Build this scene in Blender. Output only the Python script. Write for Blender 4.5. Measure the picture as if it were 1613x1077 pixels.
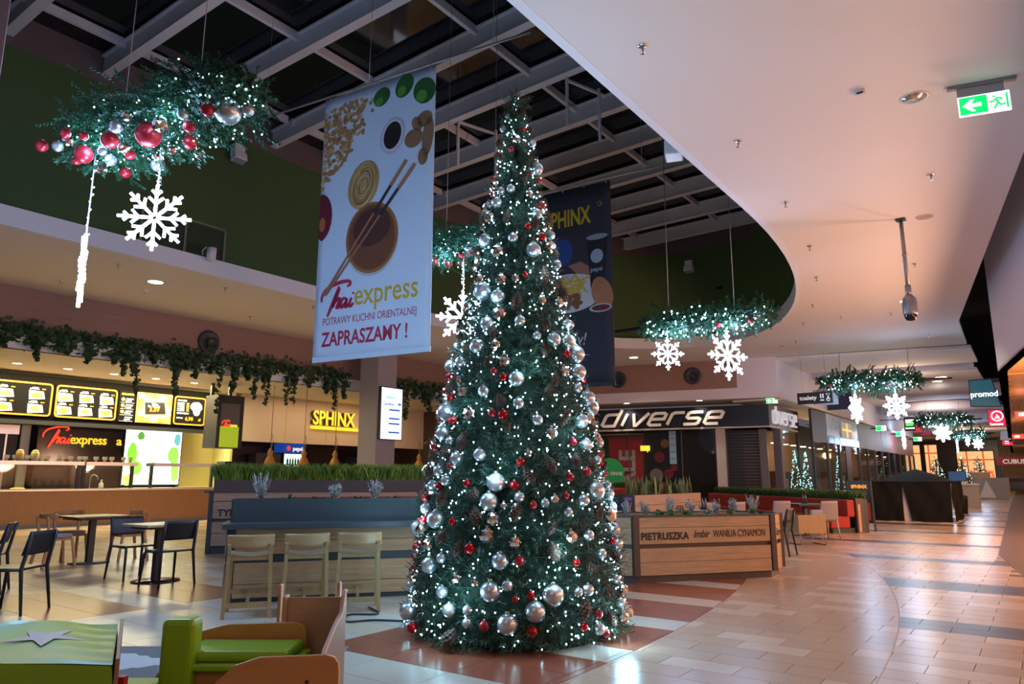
import bpy, math, random
import numpy as np
from mathutils import Vector, Matrix
from mathutils.geometry import tessellate_polygon
for _o in list(bpy.data.objects): bpy.data.objects.remove(_o)
S = bpy.context.scene; COL = S.collection
R = math.radians
random.seed(7); RNG = np.random.default_rng(11)

# ------------------------------------------------------------------ camera
cd = bpy.data.cameras.new('camera'); cam = bpy.data.objects.new('camera', cd); COL.objects.link(cam)
cd.sensor_width = 36.0; cd.lens = 1130.0 / 1613.0 * 36.0; cd.clip_end = 400
cam.location = (0, 0, 1.35); cam.rotation_euler = (R(90 + 10.7), 0, R(36.26))
S.camera = cam

# ------------------------------------------------------------------ world, exposure
w = bpy.data.worlds.new('world'); S.world = w; w.use_nodes = True
w.node_tree.nodes['Background'].inputs[0].default_value = (0.26, 0.22, 0.25, 1)
w.node_tree.nodes['Background'].inputs[1].default_value = 0.42
S.view_settings.view_transform = 'Standard'; S.view_settings.look = 'None'
S.view_settings.exposure = 0.0; S.view_settings.gamma = 1.0; S.view_settings.use_curve_mapping = False
S.cycles.use_denoising = True
S.cycles.use_adaptive_sampling = True; S.cycles.adaptive_threshold = 0.03
S.cycles.max_bounces = 5; S.cycles.diffuse_bounces = 3; S.cycles.glossy_bounces = 3; S.cycles.transmission_bounces = 4
S.cycles.sample_clamp_indirect = 3.0
S.cycles.caustics_reflective = False; S.cycles.caustics_refractive = False

# ------------------------------------------------------------------ lamps of the place
def light(name, typ, loc, power, col, rot=(0, 0, 0), **kw):
    l = bpy.data.lights.new(name, typ); l.energy = power; l.color = col
    for k, v in kw.items(): setattr(l, k, v)
    o = bpy.data.objects.new(name, l); COL.objects.link(o); o.location = loc; o.rotation_euler = rot
    return o
WARM = (1.0, 0.58, 0.34); WHITE = (1.0, 0.86, 0.72); YEL = (1.0, 0.86, 0.45)
# food counter ceiling lamps
light('food_counter_lamp', 'AREA', (-23.1, 10.6, 4.40), 800, YEL, shape='RECTANGLE', size=1.6, size_y=7.5)
light('bar_counter_lamp', 'AREA', (-22.4, 20.0, 4.40), 110, (1.0, .66, .36), shape='RECTANGLE', size=1.6, size_y=7)
# lamps inside the shops of the right-hand arcade
for yy, p in ((4, 130), (8, 200), (12, 360), (16, 720), (20, 780)):
    light('arcade_shop_lamp', 'POINT', (2.9 - .166 * yy + 1.5, yy, 2.2), p, (1.0, .54, .33), shadow_soft_size=.5)
for yy, p in ((27, 160), (40, 260), (56, 260), (74, 260)):
    light('arcade_shop_lamp', 'POINT', (0.5, yy, 3.4), p, (1.0, .55, .22), shadow_soft_size=.3)
# corridor downlights
for xx, yy, p in ((-4.5, 34, 120), (-4.8, 46, 160), (-5.2, 60, 180), (-5.5, 78, 260)):
    light('corridor_lamp', 'POINT', (xx, yy, 4.6), p, (1.0, .74, .55), shadow_soft_size=.4)
# unseen warm area lamp behind the camera, over the walkway
light('unseen_lobby_lamp', 'AREA', (-0.9, -4.0, 5.9), 90, (1.0, .60, .40), shape='RECTANGLE', size=2, size_y=5)

# ------------------------------------------------------------------ helpers
class MB:
    def __init__(s): s.v = []; s.f = []; s.m = []; s.s = []; s.cm = 0
    def add(s, vs, fs, smooth=False):
        o = len(s.v); s.v.extend([tuple(p) for p in vs])
        for f in fs: s.f.append([o + i for i in f]); s.m.append(s.cm); s.s.append(smooth)
        return s
    def box(s, x0, x1, y0, y1, z0, z1, M=None):
        vs = [Vector((x, y, z)) for z in (z0, z1) for y in (y0, y1) for x in (x0, x1)]
        if M: vs = [M @ p for p in vs]
        return s.add(vs, [(0, 2, 3, 1), (4, 5, 7, 6), (0, 1, 5, 4), (2, 6, 7, 3), (0, 4, 6, 2), (1, 3, 7, 5)])
    def bar(s, a, b, wx, wz, up=(0, 0, 1), w2=None):
        a = Vector(a); b = Vector(b); d = (b - a).normalized(); u = Vector(up)
        if abs(d.dot(u)) > .98: u = Vector((0, 1, 0))
        r = d.cross(u).normalized(); u = r.cross(d)
        vs = []
        for p, k in ((a, 1), (b, w2 or 1)):
            for i, j in ((-1, -1), (1, -1), (1, 1), (-1, 1)): vs.append(p + r * (i * wx * k / 2) + u * (j * wz * k / 2))
        return s.add(vs, [(3, 2, 1, 0), (4, 5, 6, 7), (0, 1, 5, 4), (1, 2, 6, 5), (2, 3, 7, 6), (3, 0, 4, 7)])
    def tube(s, pts, r, n=8, closed=False, caps=True):
        pts = [Vector(p) for p in pts]; N = len(pts); rr = r if isinstance(r, (list, tuple)) else [r] * N
        vs = []; prev = None
        for i, p in enumerate(pts):
            if closed: d = pts[(i + 1) % N] - pts[i - 1]
            else: d = pts[min(i + 1, N - 1)] - pts[max(i - 1, 0)]
            d = d.normalized() if d.length > 1e-9 else Vector((0, 0, 1))
            if prev is None:
                u = Vector((0, 0, 1)) if abs(d.z) < .9 else Vector((1, 0, 0))
            else: u = prev
            x = d.cross(u); x = x.normalized() if x.length > 1e-6 else d.orthogonal().normalized()
            u = x.cross(d); prev = u
            for k in range(n):
                a = 2 * math.pi * k / n; vs.append(p + (x * math.cos(a) + u * math.sin(a)) * rr[i])
        fs = []
        for i in range(N if closed else N - 1):
            j = (i + 1) % N
            for k in range(n):
                l = (k + 1) % n; fs.append((i * n + k, i * n + l, j * n + l, j * n + k))
        if caps and not closed: fs += [tuple(range(n - 1, -1, -1)), tuple((N - 1) * n + k for k in range(n))]
        return s.add(vs, fs, True)
    def lathe(s, prof, n=20, M=None, cap=True):
        vs = []
        for r, z in prof:
            for k in range(n):
                a = 2 * math.pi * k / n; vs.append(Vector((r * math.cos(a), r * math.sin(a), z)))
        if M: vs = [M @ p for p in vs]
        P = len(prof); fs = []
        for i in range(P - 1):
            for k in range(n):
                l = (k + 1) % n; fs.append((i * n + k, i * n + l, (i + 1) * n + l, (i + 1) * n + k))
        if cap: fs += [tuple(range(n - 1, -1, -1)), tuple((P - 1) * n + k for k in range(n))]
        return s.add(vs, fs, True)
    def sphere(s, c, r, n=16, m=10, sc=(1, 1, 1)):
        M = Matrix.Translation(c) @ Matrix.Diagonal((*sc, 1))
        prof = [(max(r * math.sin(math.pi * i / m), 1e-4), -r * math.cos(math.pi * i / m)) for i in range(m + 1)]
        return s.lathe(prof, n, M)
    def prism(s, poly, t0, t1, M=None, smooth=False):
        """2-D outline (x, z) extruded in y from t0 to t1"""
        n = len(poly); vs = [Vector((x, t0, z)) for x, z in poly] + [Vector((x, t1, z)) for x, z in poly]
        if M: vs = [M @ p for p in vs]
        tri = tessellate_polygon([[Vector((x, z, 0)) for x, z in poly]])
        fs = [tuple(t) for t in tri] + [tuple(n + i for i in reversed(t)) for t in tri]
        s.add(vs, fs); o = len(s.v) - 2 * n
        for i in range(n):
            j = (i + 1) % n; s.f.append([o + i, o + n + i, o + n + j, o + j]); s.m.append(s.cm); s.s.append(smooth)
        return s
    def slab(s, poly, z0, z1, M=None):
        """plan outline (x, y) extruded in z"""
        n = len(poly); vs = [Vector((x, y, z0)) for x, y in poly] + [Vector((x, y, z1)) for x, y in poly]
        if M: vs = [M @ p for p in vs]
        tri = tessellate_polygon([[Vector((x, y, 0)) for x, y in poly]])
        fs = [tuple(reversed(t)) for t in tri] + [tuple(n + i for i in t) for t in tri]
        fs += [(i, (i + 1) % n, n + (i + 1) % n, n + i) for i in range(n)]
        return s.add(vs, fs)
    def mesh(s, name, mats):
        me = bpy.data.meshes.new(name); me.from_pydata(s.v, [], s.f)
        for m in (mats if isinstance(mats, (list, tuple)) else [mats]): me.materials.append(m)
        me.polygons.foreach_set('material_index', s.m); me.polygons.foreach_set('use_smooth', s.s)
        me.update(); return me
    def build(s, name, mats, parent=None, loc=(0, 0, 0), rot=None, bevel=0, seg=2):
        return obj(name, s.mesh(name, mats), parent, loc, rot, bevel, seg)
def obj(name, me, parent=None, loc=(0, 0, 0), rot=None, bevel=0, seg=2):
    o = bpy.data.objects.new(name, me); COL.objects.link(o); o.location = loc
    if rot: o.rotation_euler = rot
    if parent: o.parent = parent
    if bevel:
        b = o.modifiers.new('bevel', 'BEVEL'); b.width = bevel; b.segments = seg; b.limit_method = 'ANGLE'; b.angle_limit = R(35)
    return o
def tag(o, label, cat, group=None):
    o['label'] = label; o['category'] = cat
    if group: o['group'] = group
    return o
def thing(name, label, cat, loc=(0, 0, 0), rz=0, group=None):
    o = bpy.data.objects.new(name, None); COL.objects.link(o); o.empty_display_size = .1
    o.location = loc; o.rotation_euler = (0, 0, rz)
    return tag(o, label, cat, group)
ORD = ('first', 'second', 'third', 'fourth', 'fifth', 'sixth', 'seventh', 'eighth', 'ninth', 'tenth', 'eleventh', 'twelfth', 'thirteenth', 'fourteenth', 'fifteenth', 'sixteenth', 'seventeenth', 'eighteenth')
def struct(o): o['kind'] = 'structure'; return o
def stuff(o): o['kind'] = 'stuff'; return o
def copy_tree(o, parent=None):
    c = o.copy(); COL.objects.link(c)
    if parent: c.parent = parent
    for ch in list(o.children): copy_tree(ch, c)
    return c
def place(root, loc, rz, label, group=None, first=False):
    c = root if first else copy_tree(root)
    c.location = loc; c.rotation_euler = (0, 0, rz); c['label'] = label
    if group: c['group'] = group
    return c
def tri_mesh(name, V, F, mat):
    me = bpy.data.meshes.new(name); V = np.asarray(V, np.float32).reshape(-1, 3); F = np.asarray(F, np.int32).reshape(-1, 3)
    me.vertices.add(len(V)); me.vertices.foreach_set('co', V.ravel())
    me.loops.add(F.size); me.loops.foreach_set('vertex_index', F.ravel())
    me.polygons.add(len(F)); me.polygons.foreach_set('loop_start', np.arange(0, F.size, 3, dtype=np.int32))
    me.materials.append(mat); me.update(calc_edges=True); me.validate(); return me

# ------------------------------------------------------------------ materials
MATS = {}
def mat(name, col, rough=.5, metal=0.0, var=0.0, scale=6.0, bump=0.0, emit=None, es=0.0, spec=.5, trans=0.0, alpha=1.0, bscale=None, coat=0):
    if name in MATS: return MATS[name]
    m = bpy.data.materials.new(name); m.use_nodes = True; nt = m.node_tree; b = nt.nodes['Principled BSDF']
    b.inputs['Base Color'].default_value = (*col, 1); b.inputs['Roughness'].default_value = rough
    b.inputs['Metallic'].default_value = metal; b.inputs['Specular IOR Level'].default_value = spec
    b.inputs['Transmission Weight'].default_value = trans; b.inputs['Alpha'].default_value = alpha
    b.inputs['Coat Weight'].default_value = coat
    if emit: b.inputs['Emission Color'].default_value = (*emit, 1); b.inputs['Emission Strength'].default_value = es
    if var or bump:
        tc = nt.nodes.new('ShaderNodeTexCoord'); no = nt.nodes.new('ShaderNodeTexNoise'); no.inputs['Scale'].default_value = scale; no.inputs['Detail'].default_value = 3
        nt.links.new(tc.outputs['Object'], no.inputs['Vector'])
        if var:
            mx = nt.nodes.new('ShaderNodeMix'); mx.data_type = 'RGBA'
            mx.inputs[6].default_value = (*[c * (1 - var) for c in col], 1); mx.inputs[7].default_value = (*[min(1, c * (1 + var)) for c in col], 1)
            nt.links.new(no.outputs['Fac'], mx.inputs[0]); nt.links.new(mx.outputs[2], b.inputs['Base Color'])
        if bump:
            n2 = nt.nodes.new('ShaderNodeTexNoise'); n2.inputs['Scale'].default_value = bscale or scale * 4; nt.links.new(tc.outputs['Object'], n2.inputs['Vector'])
            bp = nt.nodes.new('ShaderNodeBump'); bp.inputs['Strength'].default_value = bump; bp.inputs['Distance'].default_value = .01
            nt.links.new(n2.outputs['Fac'], bp.inputs['Height']); nt.links.new(bp.outputs['Normal'], b.inputs['Normal'])
    MATS[name] = m; return m
def wood(name, c1, c2, grain=(1, 14, 14), scale=3.0, rough=.45, knots=False):
    """streaky grain; the long axis is the one with the small grain factor"""
    if name in MATS: return MATS[name]
    m = mat(name, c1, rough); nt = m.node_tree; b = nt.nodes['Principled BSDF']
    tc = nt.nodes.new('ShaderNodeTexCoord'); mp = nt.nodes.new('ShaderNodeMapping'); mp.inputs['Scale'].default_value = grain
    oi = nt.nodes.new('ShaderNodeObjectInfo'); vm = nt.nodes.new('ShaderNodeVectorMath'); vm.operation = 'ADD'
    sc = nt.nodes.new('ShaderNodeMath'); sc.operation = 'MULTIPLY'; sc.inputs[1].default_value = 37.0
    nt.links.new(oi.outputs['Random'], sc.inputs[0]); nt.links.new(tc.outputs['Object'], vm.inputs[0]); nt.links.new(sc.outputs[0], vm.inputs[1])
    no = nt.nodes.new('ShaderNodeTexNoise'); no.inputs['Scale'].default_value = scale; no.inputs['Detail'].default_value = 6; no.inputs['Roughness'].default_value = .65
    nt.links.new(vm.outputs[0], mp.inputs['Vector']); nt.links.new(mp.outputs[0], no.inputs['Vector'])
    cr = nt.nodes.new('ShaderNodeValToRGB'); cr.color_ramp.elements[0].position = .32; cr.color_ramp.elements[1].position = .68
    cr.color_ramp.elements[0].color = (*c2, 1); cr.color_ramp.elements[1].color = (*c1, 1)
    nt.links.new(no.outputs['Fac'], cr.inputs['Fac']); nt.links.new(cr.outputs[0], b.inputs['Base Color'])
    return m
def glow(name, col, s): return mat(name, tuple(c * .6 for c in col), .4, emit=col, es=s)

# text turned into a mesh; M places the text plane (x right, y up) in the parent's space
def text(s, size, m, parent, M, extrude=.004, bold=0.0, shear=0.0, sx=1.0, align='LEFT', name='lettering', spacing=1.0):
    c = bpy.data.curves.new('t', 'FONT'); c.body = s; c.size = size; c.extrude = extrude; c.offset = bold; c.shear = shear
    c.align_x = align; c.space_character = spacing; c.resolution_u = 3
    o = bpy.data.objects.new('t', c); COL.objects.link(o)
    dg = bpy.context.evaluated_depsgraph_get(); me = bpy.data.meshes.new_from_object(o.evaluated_get(dg))
    bpy.data.objects.remove(o); bpy.data.curves.remove(c)
    me.materials.clear(); me.materials.append(m)
    me.transform(M @ Matrix.Diagonal((sx, 1, 1, 1)))
    return obj(name, me, parent)
def stroke2d(pts, wd, closed=False):
    """quads of constant width along a 2-D polyline with mitred joins -> list of 4-point polygons"""
    P = [Vector((x, y)) for x, y in pts]; n = len(P); L = []; Rr = []
    for i in range(n):
        if closed: a, b = P[i - 1], P[(i + 1) % n]; d1 = (P[i] - a).normalized(); d2 = (b - P[i]).normalized()
        else:
            d1 = (P[i] - P[i - 1]).normalized() if i else (P[1] - P[0]).normalized()
            d2 = (P[i + 1] - P[i]).normalized() if i < n - 1 else d1
        t = (d1 + d2); t = t.normalized() if t.length > 1e-6 else d1
        nn = Vector((-t.y, t.x)); k = min(1 / max(nn.dot(Vector((-d1.y, d1.x))), .35), 2.0)
        ww = wd[i] if isinstance(wd, (list, tuple)) else wd
        L.append(P[i] + nn * ww / 2 * k); Rr.append(P[i] - nn * ww / 2 * k)
    out = []
    for i in range(n if closed else n - 1):
        j = (i + 1) % n; out.append([tuple(L[i]), tuple(Rr[i]), tuple(Rr[j]), tuple(L[j])])
    return out
# frames: front faces. FX: local x stays x, text up = z, faces -y.   FYp: text runs along +y, faces +x
def F_front(x, y, z): return Matrix.Translation((x, y, z)) @ Matrix.Rotation(R(90), 4, 'X')
def F_east(x, y, z): return Matrix.Translation((x, y, z)) @ Matrix.Rotation(R(90), 4, 'Z') @ Matrix.Rotation(R(90), 4, 'X')

def smooth_curve(pts, k=6):
    """Catmull-Rom through 2-D or 3-D points"""
    P = [Vector(p) for p in pts]; out = []
    for i in range(len(P) - 1):
        a = P[max(i - 1, 0)]; b = P[i]; c = P[i + 1]; d = P[min(i + 2, len(P) - 1)]
        for j in range(k):
            t = j / k; out.append(.5 * ((2 * b) + (c - a) * t + (2 * a - 5 * b + 4 * c - d) * t * t + (3 * b - a - 3 * c + d) * t ** 3))
    out.append(P[-1]); return out

# common materials
M_CEIL = mat('ceiling_plaster', (.80, .77, .75), .85, bump=.03, scale=40)
M_FASC = mat('white_fascia_paint', (.80, .84, .93), .7)
M_GREEN = mat('green_wall_paint', (.058, .112, .036), .75, var=.08, scale=.5)
M_STEEL = mat('grey_steel_paint', (.60, .61, .66), .5, var=.06, scale=2)
M_DARKSTEEL = mat('dark_steel_profile', (.07, .075, .085), .5)
M_BLACK = mat('black_void_paint', (.006, .006, .008), .9)
M_LAV = mat('lavender_plaster', (.72, .70, .82), .8)
M_BLACKPL = mat('black_plastic', (.02, .022, .028), .45)
M_CHROME = mat('chrome', (.75, .75, .76), .15, 1.0)
M_WHITEPL = mat('white_plastic', (.75, .76, .78), .4)
M_GREYMET = mat('grey_metal', (.28, .27, .28), .4, .6)
M_BAND = wood('brown_wall_panelling', (.36, .22, .18), (.29, .17, .14), (14, .5, 14), 2.0, .5)
# ================================================================== STRUCTURE
# ---------------- floor: bed + tiles
FL_C = (-26.15, 4.53); R_RED = 23.37; R_ARC = 25.1
def tilemat(name, c, rough=.26): return mat(name, c, rough, var=.10, scale=1.7, bump=.02, bscale=30, spec=.38)
TM = [tilemat('tile_sand', (.49, .335, .215)), tilemat('tile_cream', (.60, .46, .33)), tilemat('tile_tan', (.45, .32, .22)),
      tilemat('tile_rust', (.30, .085, .045)), tilemat('tile_slate', (.075, .075, .105), .3), tilemat('tile_grey', (.56, .50, .42)), tilemat('tile_olive', (.36, .28, .16))]
M_GROUT = mat('floor_grout', (.14, .11, .09), .8)
fb = MB(); fb.box(-32, 12, -12, 120, -.2, -.012)
floor = struct(fb.build('floor', M_GROUT))
def clip(poly, n, d):
    out = []
    for i, p in enumerate(poly):
        q = poly[(i + 1) % len(poly)]; a = p[0] * n[0] + p[1] * n[1] - d; b = q[0] * n[0] + q[1] * n[1] - d
        if a <= 0: out.append(p)
        if a * b < 0: t = a / (a - b); out.append((p[0] + (q[0] - p[0]) * t, p[1] + (q[1] - p[1]) * t))
    return out
RT = Vector((math.cos(R(36.26)), math.sin(R(36.26)))); FW = Vector((-math.sin(R(36.26)), math.cos(R(36.26))))
def frame_px(p):
    r = p[0] * RT.x + p[1] * RT.y; d = p[0] * FW.x + p[1] * FW.y
    if d < 1: return None
    th = R(10.7); wv = d * math.cos(th) - 1.35 * math.sin(th); uv = -1.35 * math.cos(th) - d * math.sin(th)
    return 806.5 + 1130 * r / wv, 538.5 - 1130 * uv / wv
def zone_clip(poly, lo, hi):
    cx = sum(p[0] for p in poly) / len(poly); cy = sum(p[1] for p in poly) / len(poly)
    a = math.atan2(cy - FL_C[1], cx - FL_C[0]); n = (math.cos(a), math.sin(a)); base = FL_C[0] * n[0] + FL_C[1] * n[1]
    if hi: poly = clip(poly, n, base + hi - .004)
    if lo and len(poly) > 2: poly = clip(poly, (-n[0], -n[1]), -(base + lo + .004))
    return poly
tiles = []
def grid(x0, x1, y0, y1, tx, ty, lo, hi, pick, bond, keep):
    G = .0025
    j = 0; y = y0
    while y < y1:
        x = x0 - (tx * .5 if (bond and j % 2) else 0); i = 0
        while x < x1:
            cx, cy = x + tx / 2, y + ty / 2
            if keep(cx, cy):
                p = [(x + G, y + G), (x + tx - G, y + G), (x + tx - G, y + ty - G), (x + G, y + ty - G)]
                rho = math.hypot(cx - FL_C[0], cy - FL_C[1])
                if (not lo or rho > lo - .5) and (not hi or rho < hi + .5):
                    p = zone_clip(p, lo, hi)
                    if len(p) > 2: tiles.append((p, pick(cx, cy, i, j)))
            x += tx; i += 1
        y += ty; j += 1
RECTS = [(-9.75, -7.65, 3.2, 4.1), (-9.75, -7.65, 4.55, 5.45), (-14.0, -11.9, 3.9, 4.8), (-14.0, -11.9, 6.3, 7.2), (-11.85, -9.75, 7.3, 8.6)]
def pick_hall(x, y, i, j):
    if -5.2 < x and y > 4.0 and y < 13 and int((y - 4.1) // .45) % 3 != 2: return 3
    for k, (a, b, c, d) in enumerate(RECTS):
        if a <= x <= b and c <= y <= d: return 3 if k < 2 else 6
    if 15.0 < y and x > -9: return 2
    h = random.random()
    if x > -7.7: return 5 if h < .8 else 1
    return (0, 0, 1, 1, 5, 2)[int(h * 6)]
def pick_ring(x, y, i, j):
    if y > 15.6: return 2
    h = random.random()
    if j % 9 == 6 and random.random() < .5: return 1
    return 0 if h < .72 else (1 if h < .86 else 2)
STRIPES = [(7.7, 8.25), (10.66, 11.2), (13.85, 14.3), (17.3, 17.75), (20.9, 21.4), (24.3, 24.8), (27.6, 28.1), (31, 31.5), (34.4, 34.9)]
def pick_corr(x, y, i, j):
    for a, b in STRIPES:
        if a - .02 <= y <= b + .02: return 4
    if y < 28.5 and x > -.41 - .13 * (y - 12.5) and 12.5 < y < 15.9: return 8
    h = random.random(); return 0 if h < .6 else 1
grid(-24.55, -1.5, -.85, 27, .7, .45, None, R_RED, pick_hall, False, lambda x, y: True)
grid(-6.6, 0, 1.0, 22, .55, .28, R_RED, R_ARC, pick_ring, True, lambda x, y: True)
grid(-8, 8.0, 1.0, 40, .55, .28, R_ARC, None, pick_corr, True, lambda x, y: x > -8.2)
def area2(q): return abs(sum(q[i][0] * q[(i + 1) % len(q)][1] - q[(i + 1) % len(q)][0] * q[i][1] for i in range(len(q)))) / 2
sc_ = []
for k, (p, c) in enumerate(tiles):
    q = [frame_px(v) for v in p]; s_ = 0
    if all(q):
        cx = sum(v[0] for v in q) / len(q); cy = sum(v[1] for v in q) / len(q)
        if -20 < cx < 1633 and 700 < cy < 1090: s_ = area2(q)
        if 330 < cx < 600 and cy > 1000: s_ *= .2
    sc_.append(s_)
order = sorted(range(len(tiles)), key=lambda k: -sc_[k]); big = set(order[:290])
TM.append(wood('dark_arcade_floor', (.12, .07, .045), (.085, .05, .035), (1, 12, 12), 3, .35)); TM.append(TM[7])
rest = MB()
for k, (p, c) in enumerate(tiles):
    if k in big:
        m = MB(); m.slab(p, -.012, 0); m.build('floor_tile', TM[c], floor)
    else:
        rest.cm = c; rest.slab(p, -.012, 0)
stuff(rest.build('distant_floor_tiles', TM, floor))
ff = MB(); ff.box(-8.2, 6, 40, 98, -.012, 0); far = ff.build('far_floor_run', tilemat('tile_corridor_far', (.50, .40, .32), .2), floor)
# thin brass joint that follows the arc
ar = MB(); pts = [(FL_C[0] + R_ARC * math.cos(a), FL_C[1] + R_ARC * math.sin(a), -.003) for a in [R(-6 + 36 * t / 60) for t in range(61)]]
ar.tube(pts, .005, 5); ar.build('floor_joint_strip', mat('joint_strip', (.25, .12, .07), .4), floor)
# dark arcade paving on the right
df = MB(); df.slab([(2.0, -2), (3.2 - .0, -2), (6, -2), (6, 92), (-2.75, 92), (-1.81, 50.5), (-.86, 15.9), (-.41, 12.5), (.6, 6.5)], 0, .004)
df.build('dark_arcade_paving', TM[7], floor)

# ---------------- main ceiling with the atrium opening
OC = (-9.5, 12.0)
def outline(a, b, y0=-8.0, n=48):
    pts = [(OC[0] + a, y0), (OC[0] + a, 4.0)]
    for k in range(n + 1):
        t = math.pi * k / n; pts.append((OC[0] + a * math.cos(t), OC[1] + b * math.sin(t)))
    pts += [(OC[0] - a, 4.0), (OC[0] - a, y0)]
    return pts
hole = outline(5.76, 12.56)
outer = [(-20, -10), (3.51, -10), (-1.65, 25.13), (-1.79, 29.74), (-8.0, 28.5), (-8.12, 28.48), (-14.31, 26.98), (-20, 25.6)]
def sheet_with_hole(outer, hole, z0, z1):
    m = MB(); vs = [Vector((x, y, 0)) for x, y in outer] + [Vector((x, y, 0)) for x, y in hole]
    tri = tessellate_polygon([vs[:len(outer)], vs[len(outer):]])
    n = len(vs); V = [(p.x, p.y, z0) for p in vs] + [(p.x, p.y, z1) for p in vs]
    F = [tuple(t) for t in tri] + [tuple(n + i for i in reversed(t)) for t in tri]
    k = len(outer)
    F += [(i, (i + 1) % k, n + (i + 1) % k, n + i) for i in range(k)]
    F += [(k + i, k + (i + 1) % (n - k), n + k + (i + 1) % (n - k), n + k + i) for i in range(n - k)]
    return m.add(V, F)
ceiling = struct(sheet_with_hole(outer, hole, 6.0, 6.12).build('ceiling', M_CEIL))
def ring_wall(a, b, z0, z1, t, y0=-8.0):
    A = outline(a, b, y0); B = outline(a + t, b + t, y0); m = MB(); n = len(A)
    V = [(x, y, z) for z in (z0, z1) for P in (A, B) for x, y in P]
    F = []
    for i in range(n - 1):
        F += [(i, i + 1, 2 * n + i + 1, 2 * n + i), (n + i, 3 * n + i, 3 * n + i + 1, n + i + 1), (i, n + i, n + i + 1, i + 1), (2 * n + i, 2 * n + i + 1, 3 * n + i + 1, 3 * n + i)]
    m.add(V, F, False); return m
fa = struct(ring_wall(5.7, 12.5, 5.995, 6.38, .12).build('trim_1', M_FASC))
struct(ring_wall(5.82, 12.62, 6.30, 6.34, .5).build('trim_2', M_FASC))
gw = struct(ring_wall(6.0, 13.0, 6.34, 9.7, .15).build('wall_atrium', M_GREEN))
struct(ring_wall(6.02, 13.02, 9.7, 10.6, .15).build('trim_3', mat('roof_edge_cladding', (.13, .10, .10), .6, var=.1)))
# ---------------- glazed roof
BEAM_Y = [-5.7, -3.7, -1.7, .3, 2.35, 4.4, 6.25, 8.25, 10.3, 12.2, 14.2, 16.15, 18.1, 20.0, 22.0, 23.7]
def half(y, a=6.05, b=13.05): return a if y <= 12 else a * math.sqrt(max(0, 1 - ((y - 12) / b) ** 2))
roof = struct(MB().box(-16.2, -2.8, -8, 25.6, 10.75, 10.8).build('ceiling_roof', M_BLACK))
SK = .06
for y in BEAM_Y:
    h = half(y); m = MB(); sk = SK if y > 9 else 0.0
    a = Vector((OC[0] - h, y + sk * h * .6, 0)); b = Vector((OC[0] + h, y - sk * h * .6, 0)); U = Vector((0, 0, 1))
    m.bar(a + U * 10.12, b + U * 10.12, .11, .42); m.bar(a + U * 9.915, b + U * 9.915, .2, .03); m.bar(a + U * 10.335, b + U * 10.335, .24, .04)
    m.build('roof_beam', M_STEEL, roof)
PX = [-14.6, -11.5, -8.4, -5.3]
for x in PX:
    t = abs(x - OC[0]) / 6.05; ymax = 12 + 13 * math.sqrt(1 - t * t) if t < 1 else 12
    for i in range(len(BEAM_Y) - 1):
        if BEAM_Y[i + 1] < ymax: MB().box(x - .045, x + .045, BEAM_Y[i] + .06, BEAM_Y[i + 1] - .06, 10.2, 10.38).build('roof_purlin', M_STEEL, roof)
M_ROOFGL = mat('night_roof_glass', (.006, .008, .012), .06, spec=.6)
xs = [-15.6] + PX + [-3.4]
for i in range(len(BEAM_Y) - 1):
    for k in range(5):
        cx = (xs[k] + xs[k + 1]) / 2; cy = (BEAM_Y[i] + BEAM_Y[i + 1]) / 2
        if abs(cx - OC[0]) > half(cy, 7.5, 14.5): continue
        MB().box(xs[k] + .05, xs[k + 1] - .05, BEAM_Y[i] + .12, BEAM_Y[i + 1] - .12, 10.42, 10.44).build('roof_pane', M_ROOFGL, roof)
        MB().box(xs[k] + .05, xs[k + 1] - .05, BEAM_Y[i] + .12, BEAM_Y[i] + .2, 10.36, 10.46).build('glazing_bar', M_DARKSTEEL, roof)
# window-opening actuators hanging under the roof
for n_, (x, y) in enumerate([(-10.69, 12.35), (-10.31, 13.37), (-7.47, 12.2), (-7.23, 13.18)]):
    m = MB(); m.bar((x, y, 10.0), (x, y, 8.75), .05, .06); m.build('roof_strut', M_STEEL, roof)
for x in (-10.5, -7.35):
    m = MB(); m.bar((x - .19, 12.35, 9.92), (x + .14, 13.38, 9.92), .06, .05); m.build('roof_strut', M_STEEL, roof)
    m = MB(); m.tube(smooth_curve([(x - .15, 12.3, 9.95), (x - .25, 12.35, 9.6), (x - .15, 12.45, 9.35), (x - .05, 12.6, 9.7)]), .008, 5); m.build('roof_cable', M_BLACKPL, roof)
# ---------------- left food-court side
wl = struct(MB().box(-20.15, -20.0, -10, 25.6, 4.85, 6.0).build('wall_left', M_BAND))
struct(MB().box(-20.15, -19.98, -10, 25.6, 4.45, 4.85).build('trim_4', M_FASC))
struct(MB().box(-26.2, -20.0, -10, 27.5, 4.45, 4.5).build('ceiling_counter', mat('counter_ceiling_paint', (.74, .70, .62), .8)))
struct(MB().box(-26.4, -26.2, -10, 27.5, 0, 4.5).build('wall_back_of_counters', mat('dark_brick_wall', (.055, .03, .025), .7, var=.35, scale=14, bump=.3)))
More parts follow.
